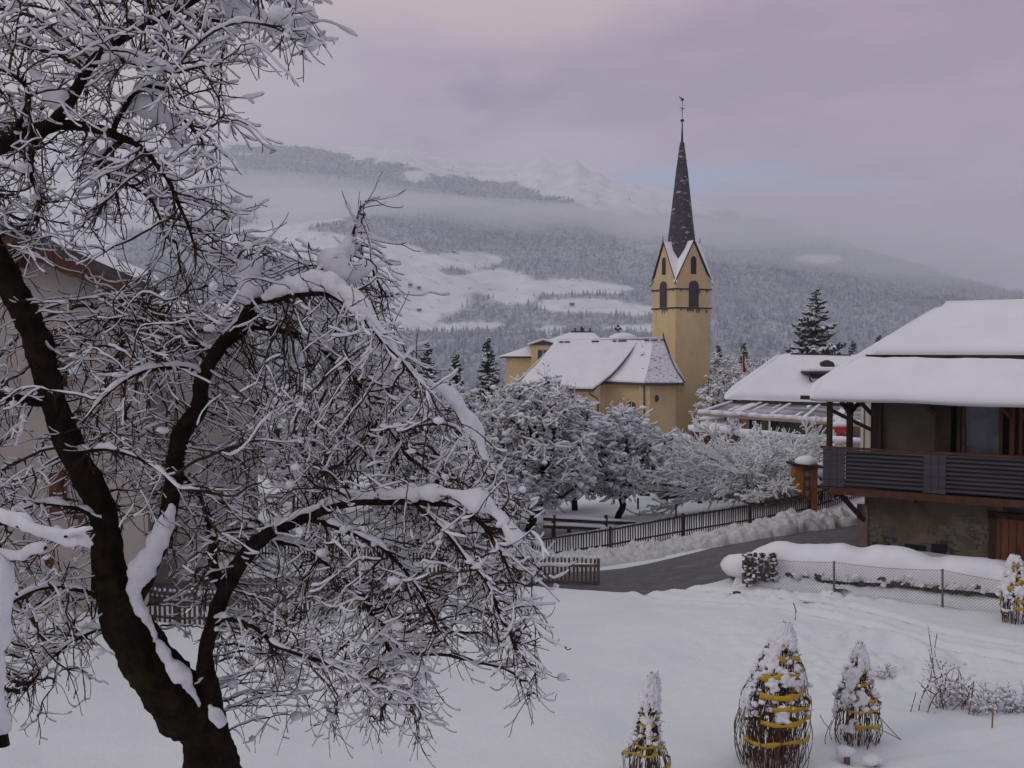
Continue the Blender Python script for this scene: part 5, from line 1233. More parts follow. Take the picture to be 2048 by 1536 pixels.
# ---------------------------------------------------------------- snowy broadleaf trees of the orchard (templates, then copies)
def broadleaf(name, H, rx, rz, trunk_h, seed, natt, nsp, label, twig='twig_far', s0=.028, tip=.009, lean=0.0, step=.16, kill=.34, droop=.0, pads=150, padr=(.05, .16)):
    rg = np.random.default_rng(seed); t = thing(name, (0, 0, 0), label, 'tree')
    n = int(trunk_h / step) + 3; P0 = np.array([[lean * (i / n) ** 2 + .1 * math.sin(i * .7 + seed), .08 * math.cos(i * .9), i * step] for i in range(n)]); par0 = np.arange(n) - 1
    q = rg.normal(0, 1, (natt, 3)); q = nrm(q) * (rg.uniform(0.1, 1, natt) ** .42)[:, None]
    q *= (1 + .55 * (fbm(nrm(q) + 7, 1.5, 2, seed) - .5))[:, None]
    att = q * np.array([rx, rx, rz]) + np.array([lean, 0, trunk_h + rz * .72]); att = att[att[:, 2] > trunk_h * .55]
    P, par = colonize(P0, par0, att, kill, 3.0, step, 70, grav=-droop, seed=seed)
    g = np.arange(n, len(P)); P, par, a = spurs(P, par, g, rg, nsp, .5, .10, .12, .10); P, par, b_ = spurs(P, par, np.concatenate([g, a]), rg, nsp, .22, .08, .05, .2)
    r = radii(par, tip, 2.35); r = np.maximum(r, tip); r = np.minimum(r, .028 * H)
    thick = r > tip * 4
    V, F = tube_mesh(P, np.where(thick, par, -1), r, 7); np_mesh('trunk', V, F, M['bark'], t)
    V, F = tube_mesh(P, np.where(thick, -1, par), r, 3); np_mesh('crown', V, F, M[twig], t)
    pt = [snow_mesh(P, par, r, s0, seed, 4, .30, .9, vert=.97, nsc=3.2, amp=.8)]
    pc = rg.choice(np.concatenate([g, a]), pads); pr = rg.uniform(*padr, pads); pt.append(lumps(P[pc] + np.array([0, 0, 1.]) * (pr * .4)[:, None], pr, seed, .65, .9))
    V, F = join(pt); np_mesh('snow_cover', V, F, M['snow_tree'], t)
    return t
def place(tm, x, y, z, s=1.0, rz=0.0, label=None, group=None, first=[]):
    o = tm if tm.name not in first else copy_tree(tm)
    first.append(tm.name); o.location = (x, y, z); o.scale = (s, s, s) if not hasattr(s, '__len__') else s; o.rotation_euler = (0, 0, rz)
    if label: o['label'] = label
    if group: o['group'] = group
    return o
def on(px, D, dz=0.0): x = at(px, 700, D).x; return x, D, gz(x, D) + dz
TA = broadleaf('orchard_tree', 6.5, 3.1, 2.6, 1.6, 5, 1500, 4200, 'bushy snow-covered orchard tree with dark curved trunk behind the picket fence', s0=.040, pads=620, padr=(.05, .15))
TB = broadleaf('orchard_tree', 5.0, 2.2, 1.9, 1.3, 8, 900, 2600, 'x', s0=.050, pads=380)
TC = broadleaf('snowy_tree', 7, 3.6, 3.2, 2.2, 12, 900, 2400, 'x', s0=.050, tip=.012, pads=260, padr=(.08, .22))
G1 = 'snow-laden orchard trees beyond the road'
place(TA, *on(1062, 38.5), (.88, .9, 1.0), 0.4, group=G1)
place(TB, *on(1242, 40.5), (.95, 1.0, .96), 2.0, 'smaller snowy orchard tree with slim trunk in front of the church apse', G1)
place(TB, *on(1150, 46), 1.05, 4.0, 'rounded snowy tree between the dark-trunked tree and the church wall', G1)
place(TC, *on(880, 42), .80, 1.0, 'wide snowy tree showing between the apple twigs and the dark conifers', G1)
place(TC, *on(760, 50), .95, 2.3, 'tall snowy tree behind the right half of the apple crown', G1)
place(TC, *on(620, 46), .8, 3.9, 'snowy tree glimpsed through the middle of the apple crown', G1)
place(TC, *on(500, 54), .9, 5.1, 'snowy tree behind the second apple stem', G1)
place(TB, *on(950, 36), .85, 0.9, 'low snowy tree with dense shoots right beside the fence corner', G1)
place(TC, *on(690, 64), 1.1, .3, 'farther snowy tree standing above the hidden orchard row', G1)
place(TC, *on(830, 66), .95, 4.4, 'farther snowy tree left of the twin dark conifers', G1)
place(TC, *on(400, 60), 1.0, 1.7, 'snowy tree right of the timber annexe', G1)
place(TB, *on(840, 37), .8, 2.9, 'small snowy tree behind the near picket fence', G1)
place(TC, *on(1120, 70), .70, 2.6, 'snowy tree crown showing against the rectory wall', G1)
# frosted trees right of the tower
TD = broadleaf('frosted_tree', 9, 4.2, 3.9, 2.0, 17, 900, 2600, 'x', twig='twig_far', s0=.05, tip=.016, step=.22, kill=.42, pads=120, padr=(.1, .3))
G2 = 'frosted trees behind the beige house'
place(TD, *on(1475, 96, -1), 1.0, 0, 'frosted willow spreading beside the church tower above the veranda', G2)
place(TD, *on(1505, 108, -1), 1.15, 1.2, 'pale frosted tree behind the flag', G2)
place(TD, *on(1440, 116, -2), .85, 2.2, 'low frosted tree touching the right edge of the tower', G2)
place(TD, *on(1560, 125, -1), 1.0, 3.2, 'frosted tree just left of the tall spruce', G2)
place(TD, *on(1450, 138, 0), 1.25, 4.2, 'tallest frosted crown between tower and flag', G2)
place(TD, *on(1700, 118, -1), .95, 5.2, 'frosted tree right of the spruce above the house ridge', G2)
place(TD, *on(1290, 135, -1), .9, 5.9, 'frosted tree hidden behind the church choir', G2)

# ---------------------------------------------------------------- spruces
def spruce(name, H, R0, seed, label, levels=26, lump=.5):
    rg = np.random.default_rng(seed); t = thing(name, (0, 0, 0), label, 'tree')
    m = MB(); m.tube([(0, 0, -1), (0, 0, H * .5), (0, 0, H * .98)], [H * .02, H * .012, .02], 8); m.build('trunk', M['bark'], t, True)
    D, S = [], []; Dr, Sr = [], []
    nodes, par, r = [], [], []
    for L in range(levels):
        k = L / levels; z = H * (.10 + .89 * k); z0_ = z; rad = R0 * (1 - k) ** .85 * rg.uniform(.75, 1.15) + .12
        nb_ = int(15 - 7 * k)
        for j in range(nb_):
            z = z0_ + rg.normal(0, .012) * H; a = rg.uniform(0, 6.28); l = rad * rg.uniform(.7, 1.12); n = max(3, int(l / .22)); prev = -1
            for i in range(n + 1):
                q = i / n; x = l * q; dz = -.30 * l * q + .34 * l * q * q + .05 * rg.normal()
                p = np.array([x * math.cos(a), x * math.sin(a), z + dz]); nodes.append(p); par.append(prev); prev = len(nodes) - 1
                w_ = (.07 + .12 * l * (1 - q) ** .6 * (.4 + .6 * q)) * rg.uniform(.7, 1.3) * lump * 2
                r.append(w_)
                if i and rg.random() < .8:      # side sprays
                    sgn = rg.choice([-1, 1]); b2 = a + sgn * rg.uniform(.6, 1.1); ll = l * .32 * (1.1 - q) + .12; pv = prev
                    for u in (.5, 1.0): nodes.append(p + np.array([math.cos(b2) * ll * u, math.sin(b2) * ll * u, -.12 * ll * u])); par.append(pv); pv = len(nodes) - 1; r.append(w_ * (1.1 - .6 * u) * .7)
    P = np.array(nodes); par = np.array(par); r = np.array(r)
    hang = P.copy(); hang[:, 2] -= r * .3
    V, F = tube_mesh(P, par, r, 5, hang, oval=.9); V += (np.column_stack([fbm(V, 6, 2, s) for s in (1, 2, 3)]) - .5) * .25; np_mesh('crown', V, F, M['needle'], t, smooth=False)
    rs_ = r * 1.05 * np.clip((fbm(P, 1.9, 2, seed) - .28) / .2, 0, 1); cen = P + np.array([0, 0, 1.]) * (r * .85)[:, None]; vis = rs_ > .03
    vis = vis & vis[np.maximum(par, 0)]; V, F = tube_mesh(P, par, rs_, 5, cen, vis, oval=.5); V += (np.column_stack([fbm(V, 5, 2, s) for s in (4, 5, 6)]) - .5) * .2
    np_mesh('snow_cover', V, F, M['snow_tree'], t, smooth=False)
    return t
SA = spruce('spruce', 13.5, 4.6, 3, 'tall broad spruce dusted with snow behind the beige house roof', 26)
SB = spruce('spruce', 11, 2.0, 6, 'x', 26, .42)
G3 = 'dark conifers around the village'
def ontop(tm, px, ytop, D, H, **kw):
    """stand a conifer so its tip is H*scale above its own ground"""
    x = at(px, 700, D).x; zt_ = zat(ytop, D); g = gz(x, D); s = (zt_ - g) / H; return place(tm, x, D, g, s, **kw)
ontop(SA, 1631, 577, 118, 13.4, group=G3)
ontop(SB, 976, 668, 72, 11, rz=1, label='slim dark snowy conifer standing left of the rectory', group=G3)
ontop(SB, 912, 700, 69, 11, rz=2.5, label='dark conifer at the edge of the apple crown', group=G3)
ontop(SB, 1758, 664, 125, 11, rz=.5, label='small spruce tip above the left slope of the barn roof', group=G3)
ontop(SB, 1706, 675, 128, 11, rz=3.5, label='pale spruce between the tall spruce and the barn roof', group=G3)
ontop(SB, 855, 675, 80, 11, rz=4.5, label='conifer half hidden by the outer apple twigs', group=G3)
ontop(SB, 1437, 685, 150, 11, rz=5.5, label='small conifer just right of the church tower', group=G3)
ontop(SB, 1488, 680, 150, 11, rz=.9, label='snowy conifer above the red flag', group=G3)
# ---------------------------------------------------------------- fences
M['fence_wood'] = mat('weathered_fence_wood', (.085, .062, .048), (.14, .105, .08), 9, .85, .4, 30)
M['fence_dark'] = mat('dark_fence_wood', (.045, .030, .028), (.075, .05, .045), 9, .85)
def G(px, py, D): p = at(px, py, D); return Vector((p.x, p.y, gz(p.x, p.y)))
def picket_fence(name, line, h, gap, w, label, mtl, round_top=True, post_gap=2.2, snow=True, bury=.12, rail=(.22, .72)):
    L = dense(line, .5); tot = 0; seg = []
    for i in range(len(L) - 1): d = (L[i + 1].xy - L[i].xy).length; seg.append((tot, tot + d, L[i], L[i + 1])); tot += d
    def pos(s):
        for a, b_, p, q in seg:
            if s <= b_ or (a, b_) == seg[-1][:2]: k = (s - a) / (b_ - a); v = p.lerp(q, k); return v, (q.xy - p.xy).normalized()
    zs = {}
    t = thing(name, L[0], label, 'fence'); rs = random.Random(len(L)); npan = max(1, int(round(tot / post_gap))); n = int(tot / gap)
    zl = ground(np.array([tuple(pos(i * tot / n)[0].xy) for i in range(n + 1)]), True)
    zl = np.convolve(np.pad(zl, 6, mode='edge'), np.ones(13) / 13, 'valid')
    for pnl in range(npan):
        m = MB(); ms = MB(); s0, s1 = pnl * tot / npan, (pnl + 1) * tot / npan
        for i in range(n + 1):
            s = i * tot / n
            if not (s0 <= s < s1): continue
            p, d = pos(s); d3 = Vector((d.x, d.y, 0)); nn = Vector((-d.y, d.x, 0)); g = zl[i]; hh_ = h + rs.uniform(-.02, .02); tl = Vector((rs.uniform(-.02, .02), 0, 1)).normalized()
            c = Vector((p.x, p.y, g - bury))
            pr = [(-w / 2, 0), (w / 2, 0), (w / 2, hh_ - (w * .6 if round_top else 0)), (w * .3, hh_), (-w * .3, hh_), (-w / 2, hh_ - (w * .6 if round_top else 0))]
            q = [c + d3 * (a + tl.x * b_) + Vector((0, 0, b_)) for a, b_ in pr]; m.hexa(slab(q, nn, -.012), slab(q, nn, .012))
            if snow:
                cc = c + Vector((0, 0, hh_ + .01)) + d3 * tl.x * hh_; r = w * rs.uniform(.55, .75)
                ms.lathe(cc, [(r * .75, -.02), (r, .015), (r * .7, .05), (r * .15, .065)], 6)
        a_, d = pos(s0); b_, d2 = pos(s1 - .001); ia, ib = int(s0 / tot * n), int((s1) / tot * n); nn = Vector((-d.y, d.x, 0))
        for rk in rail:
            A_ = Vector((a_.x, a_.y, zl[ia] + h * rk - bury * .5)) + nn * .03; B_ = Vector((b_.x, b_.y, zl[min(ib, n)] + h * rk - bury * .5)) + nn * .03; m.beam(A_, B_, .04, .055)
            if snow and rk > .5: ms.tube([A_ + Vector((0, 0, .05)) - nn * .05, A_.lerp(B_, .5) + Vector((0, 0, .055)) - nn * .05, B_ + Vector((0, 0, .05)) - nn * .05], [.024, .03, .026], 6)
        pan = m.build('picket_panel', mtl, t)
        if snow: ms.build('panel_snow', M['snow_roof'], t, True)
    for k in range(npan + 1):
        p, d = pos(min(tot, k * tot / npan)); i = min(n, int(k / npan * n)); nn = Vector((-d.y, d.x, 0)); m = MB(); m.box(Vector((p.x, p.y, zl[i] + h / 2 - .1)) + nn * .08, (.08, .08, h * 1.02), Vector((d.x, d.y, 0)), nn); m.build('post', mtl, t)
    return t
picket_fence('picket_fence', [G(1197, 1160, 28.4), G(1120, 1158, 28.5), G(1000, 1170, 28.0), G(800, 1205, 26.8), G(560, 1235, 25.4), G(300, 1255, 24.6), G(160, 1262, 24.4)], .92, .118, .06, 'weathered picket fence with snow-capped round tops along the garden edge', M['fence_wood'])
picket_fence('picket_fence', [G(900, 1140, 33.0), G(1060, 1120, 33.4), G(1200, 1100, 34.0), G(1350, 1075, 34.9), G(1500, 1052, 36.0), G(1622, 1035, 37.2)], .92, .095, .042, 'dark picket fence running along the far side of the road to the wayside shrine', M['fence_dark'], True, 2.6, False, rail=(.3, .86))
picket_fence('picket_fence', [G(1632, 1033, 37.2), G(1690, 1020, 38.6), G(1745, 1010, 40.0), G(1800, 1000, 42.0)], .92, .15, .055, 'short dark picket fence between the wayside shrine and the barn', M['fence_dark'], True, 2.4, False, rail=(.3, .8))
picket_fence('picket_fence', [G(60, 1120, 36), G(300, 1112, 35.5), G(560, 1120, 35.0), G(760, 1128, 34.0), G(900, 1138, 33.2)], .8, .12, .055, 'dark picket fence seen through the apple twigs beyond the road', M['fence_dark'], True, 2.6, True)

rf_ = thing('rail_fence', G(1190, 1050, 38), 'two-rail timber fence with snow on its rails under the snowy orchard tree', 'fence')
def zpt(px, py, D): return at(px, py, D)
for (px, D) in ((1107, 37.0), (1138, 37.6), (1212, 38.2)): m = MB(); a_ = zpt(px, 1033, D); m.box(Vector((a_.x, a_.y, a_.z - .5)), (.15 if px < 1200 else .12, .14, 1.1)); m.build('post', M['wood_dark'], rf_)
for (y0, y1, D0, D1, sn) in ((1038, 1047, 36.9, 39, 1), (1053, 1060, 36.9, 39, 0)):
    m = MB(); a_, b_ = zpt(1088, y0, D0 - .1), zpt(1270, y1, D1 - .1); m.beam(a_, b_, .1, .12); m.build('rail', M['wood_dark'], rf_)
    m = MB(); m.tube([up(a_, .09), up(a_.lerp(b_, .3), .12), up(a_.lerp(b_, .65), .09), up(b_, .08)], [.06, .09, .07, .05], 8); m.build('rail_snow', M['snow_roof'], rf_, True)
gt_ = thing('garden_gate', G(1400, 1002, 46), 'snowy timber gateway with low rails at the foot of the church path', 'gate')
for (px, y0, y1, w_) in ((1400, 976, 1006, .22), (1444, 980, 1006, .14), (1334, 985, 1021, .09), (1276, 996, 1036, .08)):
    D = 45; m = MB(); a_, b_ = zpt(px, y0, D), zpt(px, y1, D); m.box((a_ + b_) / 2, (w_, w_, a_.z - b_.z)); m.build('post', M['wood_dark'], gt_)
for (x0, y0, x1, y1) in ((1404, 984, 1444, 986), (1404, 995, 1444, 998), (1300, 966, 1396, 977), (1276, 982, 1334, 984), (1276, 988, 1300, 990)):
    a_, b_ = zpt(x0, y0, 44.9), zpt(x1, y1, 44.9); m = MB(); m.beam(a_, b_, .09, .12); m.build('rail', M['wood_dark'], gt_); m = MB(); m.tube([up(a_, .09), up(a_.lerp(b_, .5), .13), up(b_, .09)], [.06, .09, .06], 8); m.build('rail_snow', M['snow_roof'], gt_, True)
m = MB(); a_ = zpt(1400, 975, 45); m.lathe(a_, [(.14, 0), (.2, .07), (.12, .17), (.02, .2)], 10); m.build('post_snow', M['snow_roof'], gt_, True)
st_ = thing('garden_stake', G(1352, 1033, 40), 'thin dark stake standing in the snow just behind the far picket fence', 'stake'); m = MB(); m.tube([zpt(1352, 1008, 40), zpt(1352, 1040, 40)], .035, 6); m.build('pole', M['wood_dark'], st_)

# brown footpath bank climbing to the church
pb_ = []; LFT = [(1322, 986, 48), (1306, 960, 53), (1330, 930, 62), (1368, 905, 74), (1392, 888, 90)]; RGT = [(1425, 985, 48), (1415, 965, 53), (1405, 935, 62), (1402, 906, 74), (1402, 886, 90)]
LL, RR_ = dense([G(*p) for p in LFT], 1.5), dense([G(*p) for p in RGT], 1.5); n = 40
rowsV = []
for i in range(n):
    a_ = LL[min(len(LL) - 1, int(i / n * len(LL)))]; b_ = RR_[min(len(RR_) - 1, int(i / n * len(RR_)))]
    for j in range(14): q = a_.lerp(b_, j / 13); rowsV.append((q.x, q.y))
rowsV = np.array(rowsV); zz = ground(rowsV) + .05 + .10 * fbm(rowsV, 1.5, 3, 3)
tag(np_mesh('footpath', np.column_stack([rowsV, zz]), grid_faces(n, 14)[:, ::-1], mat('bare_earth_path', (.085, .055, .048), (.12, .085, .075), 1.2, .9, .5, 8, c3=(.62, .61, .62), s3=.7, thr3=(.53, .62))), 'bare brown path climbing from the gate to the church', 'path', kind='structure')
snow_bank('snow_heap', [G(1335, 900, 88), G(1365, 892, 92), G(1395, 885, 95)], 3.0, 1.1, 51, 'snow heap drifted against the foot of the church tower', M['snow'], res=.3, rough=.4)

# ---------------------------------------------------------------- wayside shrine / notice box
M['orange_wood'] = mat('orange_brown_wood', (.22, .085, .025), (.16, .06, .02), 5, .75, .3, 20)
sh_ = thing('notice_shrine', G(1612, 1040, 37.2), 'orange-brown wooden wayside shrine with domed snow cap and small panes', 'shrine')
ds = 37.0; ctr = lambda px, py, dd=0: at(px, py, ds + dd)
m = MB(); a_, b_ = ctr(1628, 935), ctr(1628, 1042); m.box((a_ + b_) / 2, (.20, .2, a_.z - b_.z)); m.build('post', M['orange_wood'], sh_)
m = MB(); a_, b_ = ctr(1620, 935), ctr(1620, 1000); m.box((a_ + b_) / 2 + Vector((.0, .25, 0)), (.58, .42, a_.z - b_.z)); cb = m.build('cabinet', M['orange_wood'], sh_)
q = [ctr(1606, 998), ctr(1594, 985), ctr(1594, 965), ctr(1588, 950), ctr(1592, 935), ctr(1598, 926), ctr(1608, 935)]; m = MB(); m.hexa(slab(q, Vector((0, 1, 0)), 0), slab(q, Vector((0, 1, 0)), .5)); m.build('side_board', mat('bright_orange_wood', (.34, .15, .03), (.25, .10, .025), 6), sh_)
for (x0, y0, x1, y1) in ((1609, 942, 1618, 953), (1620, 942, 1628, 953), (1611, 962, 1617, 972), (1611, 981, 1617, 992), (1621, 962, 1628, 972)):
    a_, b_ = ctr(x0, y0), ctr(x1, y1); m = MB(); m.box((a_ + b_) / 2 + Vector((0, .0, 0)), (b_.x - a_.x, .04, a_.z - b_.z)); m.build('pane', mat('grey_pane', (.17, .17, .18), rough=.3), cb)
m = MB(); a_ = ctr(1610, 931); m.box(a_ + Vector((.08, .25, .0)), (1.2, .95, .07), Vector((1, 0, -.10)).normalized()); rf2 = m.build('roof', M['wood_dark'], sh_)
V, F = lumps([a_ + Vector((.10, .22, .10))], [.5], 3, .45, .25); V = np.array(V); V[:, 2] = np.maximum(V[:, 2], a_.z - .02); np_mesh('roof_snow', V, F, M['snow_roof'], rf2)
bsh = thing('snowy_bush', G(1641, 990, 38.5), 'little snow-covered bush between the shrine and the barn balcony', 'bush')
V, F = lumps([at(1641, y, 38.4 + .1 * i) + Vector((.03 * i, 0, 0)) for i, y in enumerate((933, 945, 968, 978, 990, 1000, 1010))], [.2, .26, .3, .3, .3, .3, .28], 12, .9, .9); np_mesh('snow_cover', V, F, M['snow_tree'], bsh)
m = MB(); p = G(1641, 1030, 38.5); rs = random.Random(2)
for k in range(16): m.tube([p, p + Vector((rs.uniform(-.2, .2), rs.uniform(-.2, .2), rs.uniform(.9, 1.3))), p + Vector((rs.uniform(-.35, .35), rs.uniform(-.3, .3), rs.uniform(1.4, 2.1)))], [.02, .015, .008], 4)
m.build('stems', M['twig'], bsh)
snow_bank('snow_mound', [G(1650, 1000, 41), G(1690, 998, 41.5), G(1740, 996, 42)], 2.4, .75, 61, 'rounded snow mound behind the short dark fence', M['snow'], res=.15, rough=.2)

# ---------------------------------------------------------------- big frosted shrubs beyond the road
def fan_shrub(name, H, spread, seed, label, nst=70, nsp=2600):
    rg = np.random.default_rng(seed); t = thing(name, (0, 0, 0), label, 'shrub'); P, par = [np.array([0, 0, -.1])], [-1]; st = []
    for s in range(nst):
        a = rg.uniform(0, 6.28); el = rg.uniform(.12, 1.0) ** .8; d = np.array([math.cos(a) * (1 - el * .75), math.sin(a) * (1 - el * .75), .35 + el]); d = nrm(d); L = H * rg.uniform(.6, 1.1) * (1 + (spread - 1) * (1 - el)); n = int(L / .14); prev = 0
        p = np.array([math.cos(a) * .12, math.sin(a) * .12, 0.0])
        for i in range(n):
            d = nrm(d + rg.normal(0, .07, 3) + np.array([math.cos(a), math.sin(a), -.3]) * .035); p = p + d * .14; P.append(p.copy()); par.append(prev); prev = len(P) - 1
            if i > 3: st.append(prev)
    P = np.array(P); par = np.array(par); P, par, a_ = spurs(P, par, np.array(st), rg, nsp, .62, .09, .02, .02, .55); P, par, b_ = spurs(P, par, a_, rg, nsp, .28, .08, 0, .03, .7)
    r = np.minimum(np.maximum(radii(par, .006, 2.6), .006), .03)
    V, F = tube_mesh(P, par, r, 3); np_mesh('stems', V, F, M['twig_far'], t)
    t_, _, _ = frames(P, par); rs_ = .026 * (1 + 1.5 * (fbm(P, 4, 2, seed) - .45)) * np.clip((fbm(P, 1.8, 2, seed + 2) - .22) / .15, .0, 1); cen = P + np.array([-.2, -.1, 1.])[None] * (r * .7 + rs_ * .45)[:, None]
    V, F = tube_mesh(P, par, rs_, 4, cen, rs_ > .006); np_mesh('snow_cover', V, F, M['snow_tree'], t); return t
FS = fan_shrub('frosted_shrub', 3.9, 1.15, 4, 'large fan-shaped frosted shrub left of the wayside shrine', 80, 3600)
G4 = 'fan-shaped frosted shrubs beyond the road'
place(FS, *on(1512, 41), (1.05, 1.0, .92), 0, group=G4)
place(FS, *on(1432, 49), (.95, .9, .95), 2.2, 'frosted shrub covering the foot of the wood pile', G4)
place(FS, *on(1575, 47), .85, 4.0, 'frosted shrub rising behind the shrine below the dark garden wall', G4)
place(FS, *on(1330, 60), .6, 1.0, 'small frosted shrub beside the brown footpath', G4)

# ---------------------------------------------------------------- snow-buried hedge behind a wire fence
hd = thing('hedge', G(1700, 1190, 25.6), 'long low hedge buried under a smooth thick snow roll', 'hedge')
HLn = [(1478, 1136, 26.9), (1490, 1112, 26.8), (1520, 1096, 26.7), (1570, 1094, 26.5), (1640, 1090, 26.3), (1700, 1094, 26.1), (1760, 1102, 25.9), (1810, 1104, 25.7), (1870, 1114, 25.4), (1950, 1121, 25.1), (2010, 1131, 24.8), (2080, 1150, 24.4), (2200, 1170, 23.8)]
pts = dense([at(*p) for p in HLn], .08); n = len(pts); V = []; K = 26
wavy = fbm(np.array([tuple(p) for p in pts]), 1.1, 3, 6) - .5
for i, p in enumerate(pts):
    t = (pts[min(i + 1, n - 1)] - pts[max(i - 1, 0)]); nn = Vector((-t.y, t.x, 0)).normalized(); g = gz(p.x, p.y - .5); e = min(1, i / 12) ** .5 if i < 12 else min(1, (n - 1 - i) / 8) ** .5
    top = p.z - .03 + wavy[i] * .42; H_ = (top - (g + .28))
    for j in range(K):
        a = math.pi * j / (K - 1); c_, s_ = math.cos(a), math.sin(a); x = -abs(c_) ** .75 * np.sign(c_) * .62 * (.3 + .7 * e); z = abs(s_) ** .62
        q = p + nn * (x + .35); V.append((q.x, q.y, g + .28 + H_ * z * (.25 + .75 * e) - (.12 if j in (0, K - 1) else 0)))
V = np.array(V); V[:, 2] += (fbm(V, 4, 3, 5) - .5) * .05; V[:, 1] += (fbm(V, 3, 2, 15) - .5) * .10
np_mesh('snow_roll', V, grid_faces(n, K)[:, ::-1], M['snow_roof'], hd)
rg = np.random.default_rng(3); cen, rr = [], []
for i in range(0, n, 1):
    p = pts[i]; g = gz(p.x, p.y)
    for k in range(3): cen.append((p.x + rg.normal(0, .05), p.y - .12 + rg.uniform(-.12, .2), g + rg.uniform(0, .30))); rr.append(rg.uniform(.05, .1))
V, F = lumps(cen, rr, 8, .9, 1.2); np_mesh('foliage', V, F, M['hedge'], hd)
m = MB(); rs = random.Random(12)
for i in range(0, n, 1):
    p = pts[i]; g = gz(p.x, p.y - .3)
    for k in range(3 if 18 < i < n * .66 else 1):
        b0_ = Vector((p.x + rs.uniform(-.06, .06), p.y - .28 + rs.uniform(-.1, .1), g + rs.uniform(.0, .2))); l = rs.uniform(.08, .28); d = Vector((rs.uniform(-.7, .7), rs.uniform(-.8, -.1), rs.uniform(.2, 1))).normalized(); m.tube([b0_, b0_ + d * l * .5, b0_ + d * l + Vector((0, 0, .02))], [.006, .005, .003], 3)
m.build('twigs', M['twig'], hd)
V, F = lumps([(c[0] + rg.normal(0, .1), c[1] - .17 - rg.random() * .12, gz(c[0], c[1]) + rg.uniform(.1, .36)) for c in cen[::4]], rg.uniform(.03, .08, len(cen[::4])), 9, .7, .8); np_mesh('snow_bits', V, F, M['snow_roof'], hd)
# dead ivy and boards at the left end
iv = thing('ivy_post', G(1512, 1168, 26.2), 'dark ivy hanging over grey boards at the left end of the hedge', 'ivy')
m = MB()
for k, (px, y0, y1) in enumerate(((1488, 1120, 1168), (1498, 1118, 1168), (1509, 1124, 1170), (1521, 1118, 1170), (1533, 1122, 1172), (1545, 1126, 1172))): a_, b_ = at(px, y0, 26.3), at(px, y1, 26.2); m.box((a_ + b_) / 2, (.10, .05, a_.z - b_.z), Vector((1, 0, .03 * (k % 3 - 1))).normalized())
m.build('boards', mat('grey_boards', (.12, .11, .115), (.2, .19, .19), 12, .9), iv)
cen = [at(rs.uniform(1486, 1552), 1108 + rs.random() ** 1.6 * 55, 26.1 + rs.uniform(-.1, .15)) for k in range(150)]; V, F = lumps(cen, [rs.uniform(.02, .055) for _ in cen], 5, .8, 1.3); np_mesh('leaves', V, F, M['hedge'], iv, smooth=False)
cen = [at(rs.uniform(1484, 1556), 1106 + rs.random() ** 1.3 * 58, 26.02 + rs.uniform(-.1, .1)) for k in range(70)]; V, F = lumps(cen, [rs.uniform(.018, .045) for _ in cen], 6, .7, 1.0); np_mesh('snow_bits', V, F, M['snow_tree'], iv)
bo = thing('stone', G(1462, 1145, 27.2), 'dark grey boulder under a snow cushion beside the road edge', 'stone')
V, F = lumps([at(1466, 1144, 27.2)], [.26], 3, .8, .6); np_mesh('rock', V, F, mat('grey_rock', (.16, .15, .155), (.22, .21, .21), 6), bo); V, F = lumps([at(1480, 1130, 26.95)], [.46], 5, .62, .7); np_mesh('snow_cap', V, F, M['snow_roof'], bo)
cl = thing('clod', G(1472, 1186, 25.9), 'small brown clod lying on the snow before the hedge', 'clod'); V, F = lumps([G(1474, 1186, 25.6) + Vector((0, 0, .05)), G(1458, 1184, 25.7) + Vector((0, 0, .02))], [.08, .04], 5, .7, .9); np_mesh('earth', V, F, mat('brown_clod', (.09, .05, .045)), cl)

wf = thing('wire_fence', G(1668, 1197, 25), 'sagging chain-link wire fence on thin metal posts before the snow-buried hedge', 'fence')
FL = [(1494, 1112, 1168, 26.1), (1668, 1124, 1197, 25.0), (1885, 1140, 1213, 24.2), (2120, 1175, 1258, 23.0)]
M['wire'] = mat('galvanised_wire', (.20, .19, .20), rough=.5, metal=.3); M['post_metal'] = mat('grey_green_post', (.10, .105, .09), (.14, .13, .12), 9, .6)
for i, (px, y0, y1, D) in enumerate(FL):
    a_, b_ = at(px, y0 - 2, D), at(px, y1 + 6, D); m = MB(); m.tube([b_, a_], .028, 8); m.build('post', M['post_metal'], wf, True)
for i in range(3):
    a0_, b0_, a1_, b1_ = at(FL[i][0], FL[i][1], FL[i][3]), at(FL[i][0], FL[i][2], FL[i][3]), at(FL[i + 1][0], FL[i + 1][1], FL[i + 1][3]), at(FL[i + 1][0], FL[i + 1][2], FL[i + 1][3])
    def S(u, v): sag = -.05 * math.sin(math.pi * min(1, max(0, u))) * v; return a0_.lerp(a1_, u) * v + b0_.lerp(b1_, u) * (1 - v) + Vector((0, -.02, sag))
    L_ = (a1_ - a0_).length; H_ = (a0_ - b0_).length; m = MB(); k = -H_
    while k < L_:
        for sg in (1, -1):
            u0, u1 = (k, k + H_); v0, v1 = (0, 1) if sg > 0 else (1, 0)
            c0, c1 = max(0, u0), min(L_, u1)
            if c1 > c0: f0, f1 = (c0 - u0) / H_, (c1 - u0) / H_; p_ = [S((u0 + (u1 - u0) * f) / L_, v0 + (v1 - v0) * f) for f in (f0, (f0 + f1) / 2, f1)]; m.tube(p_, .0034, 3, False)
        k += .078
    m.tube([S(u / 10, 1) for u in range(11)], .006, 4); m.tube([S(u / 10, .02) for u in range(11)], .004, 4); m.build('wire_mesh', M['wire'], wf)

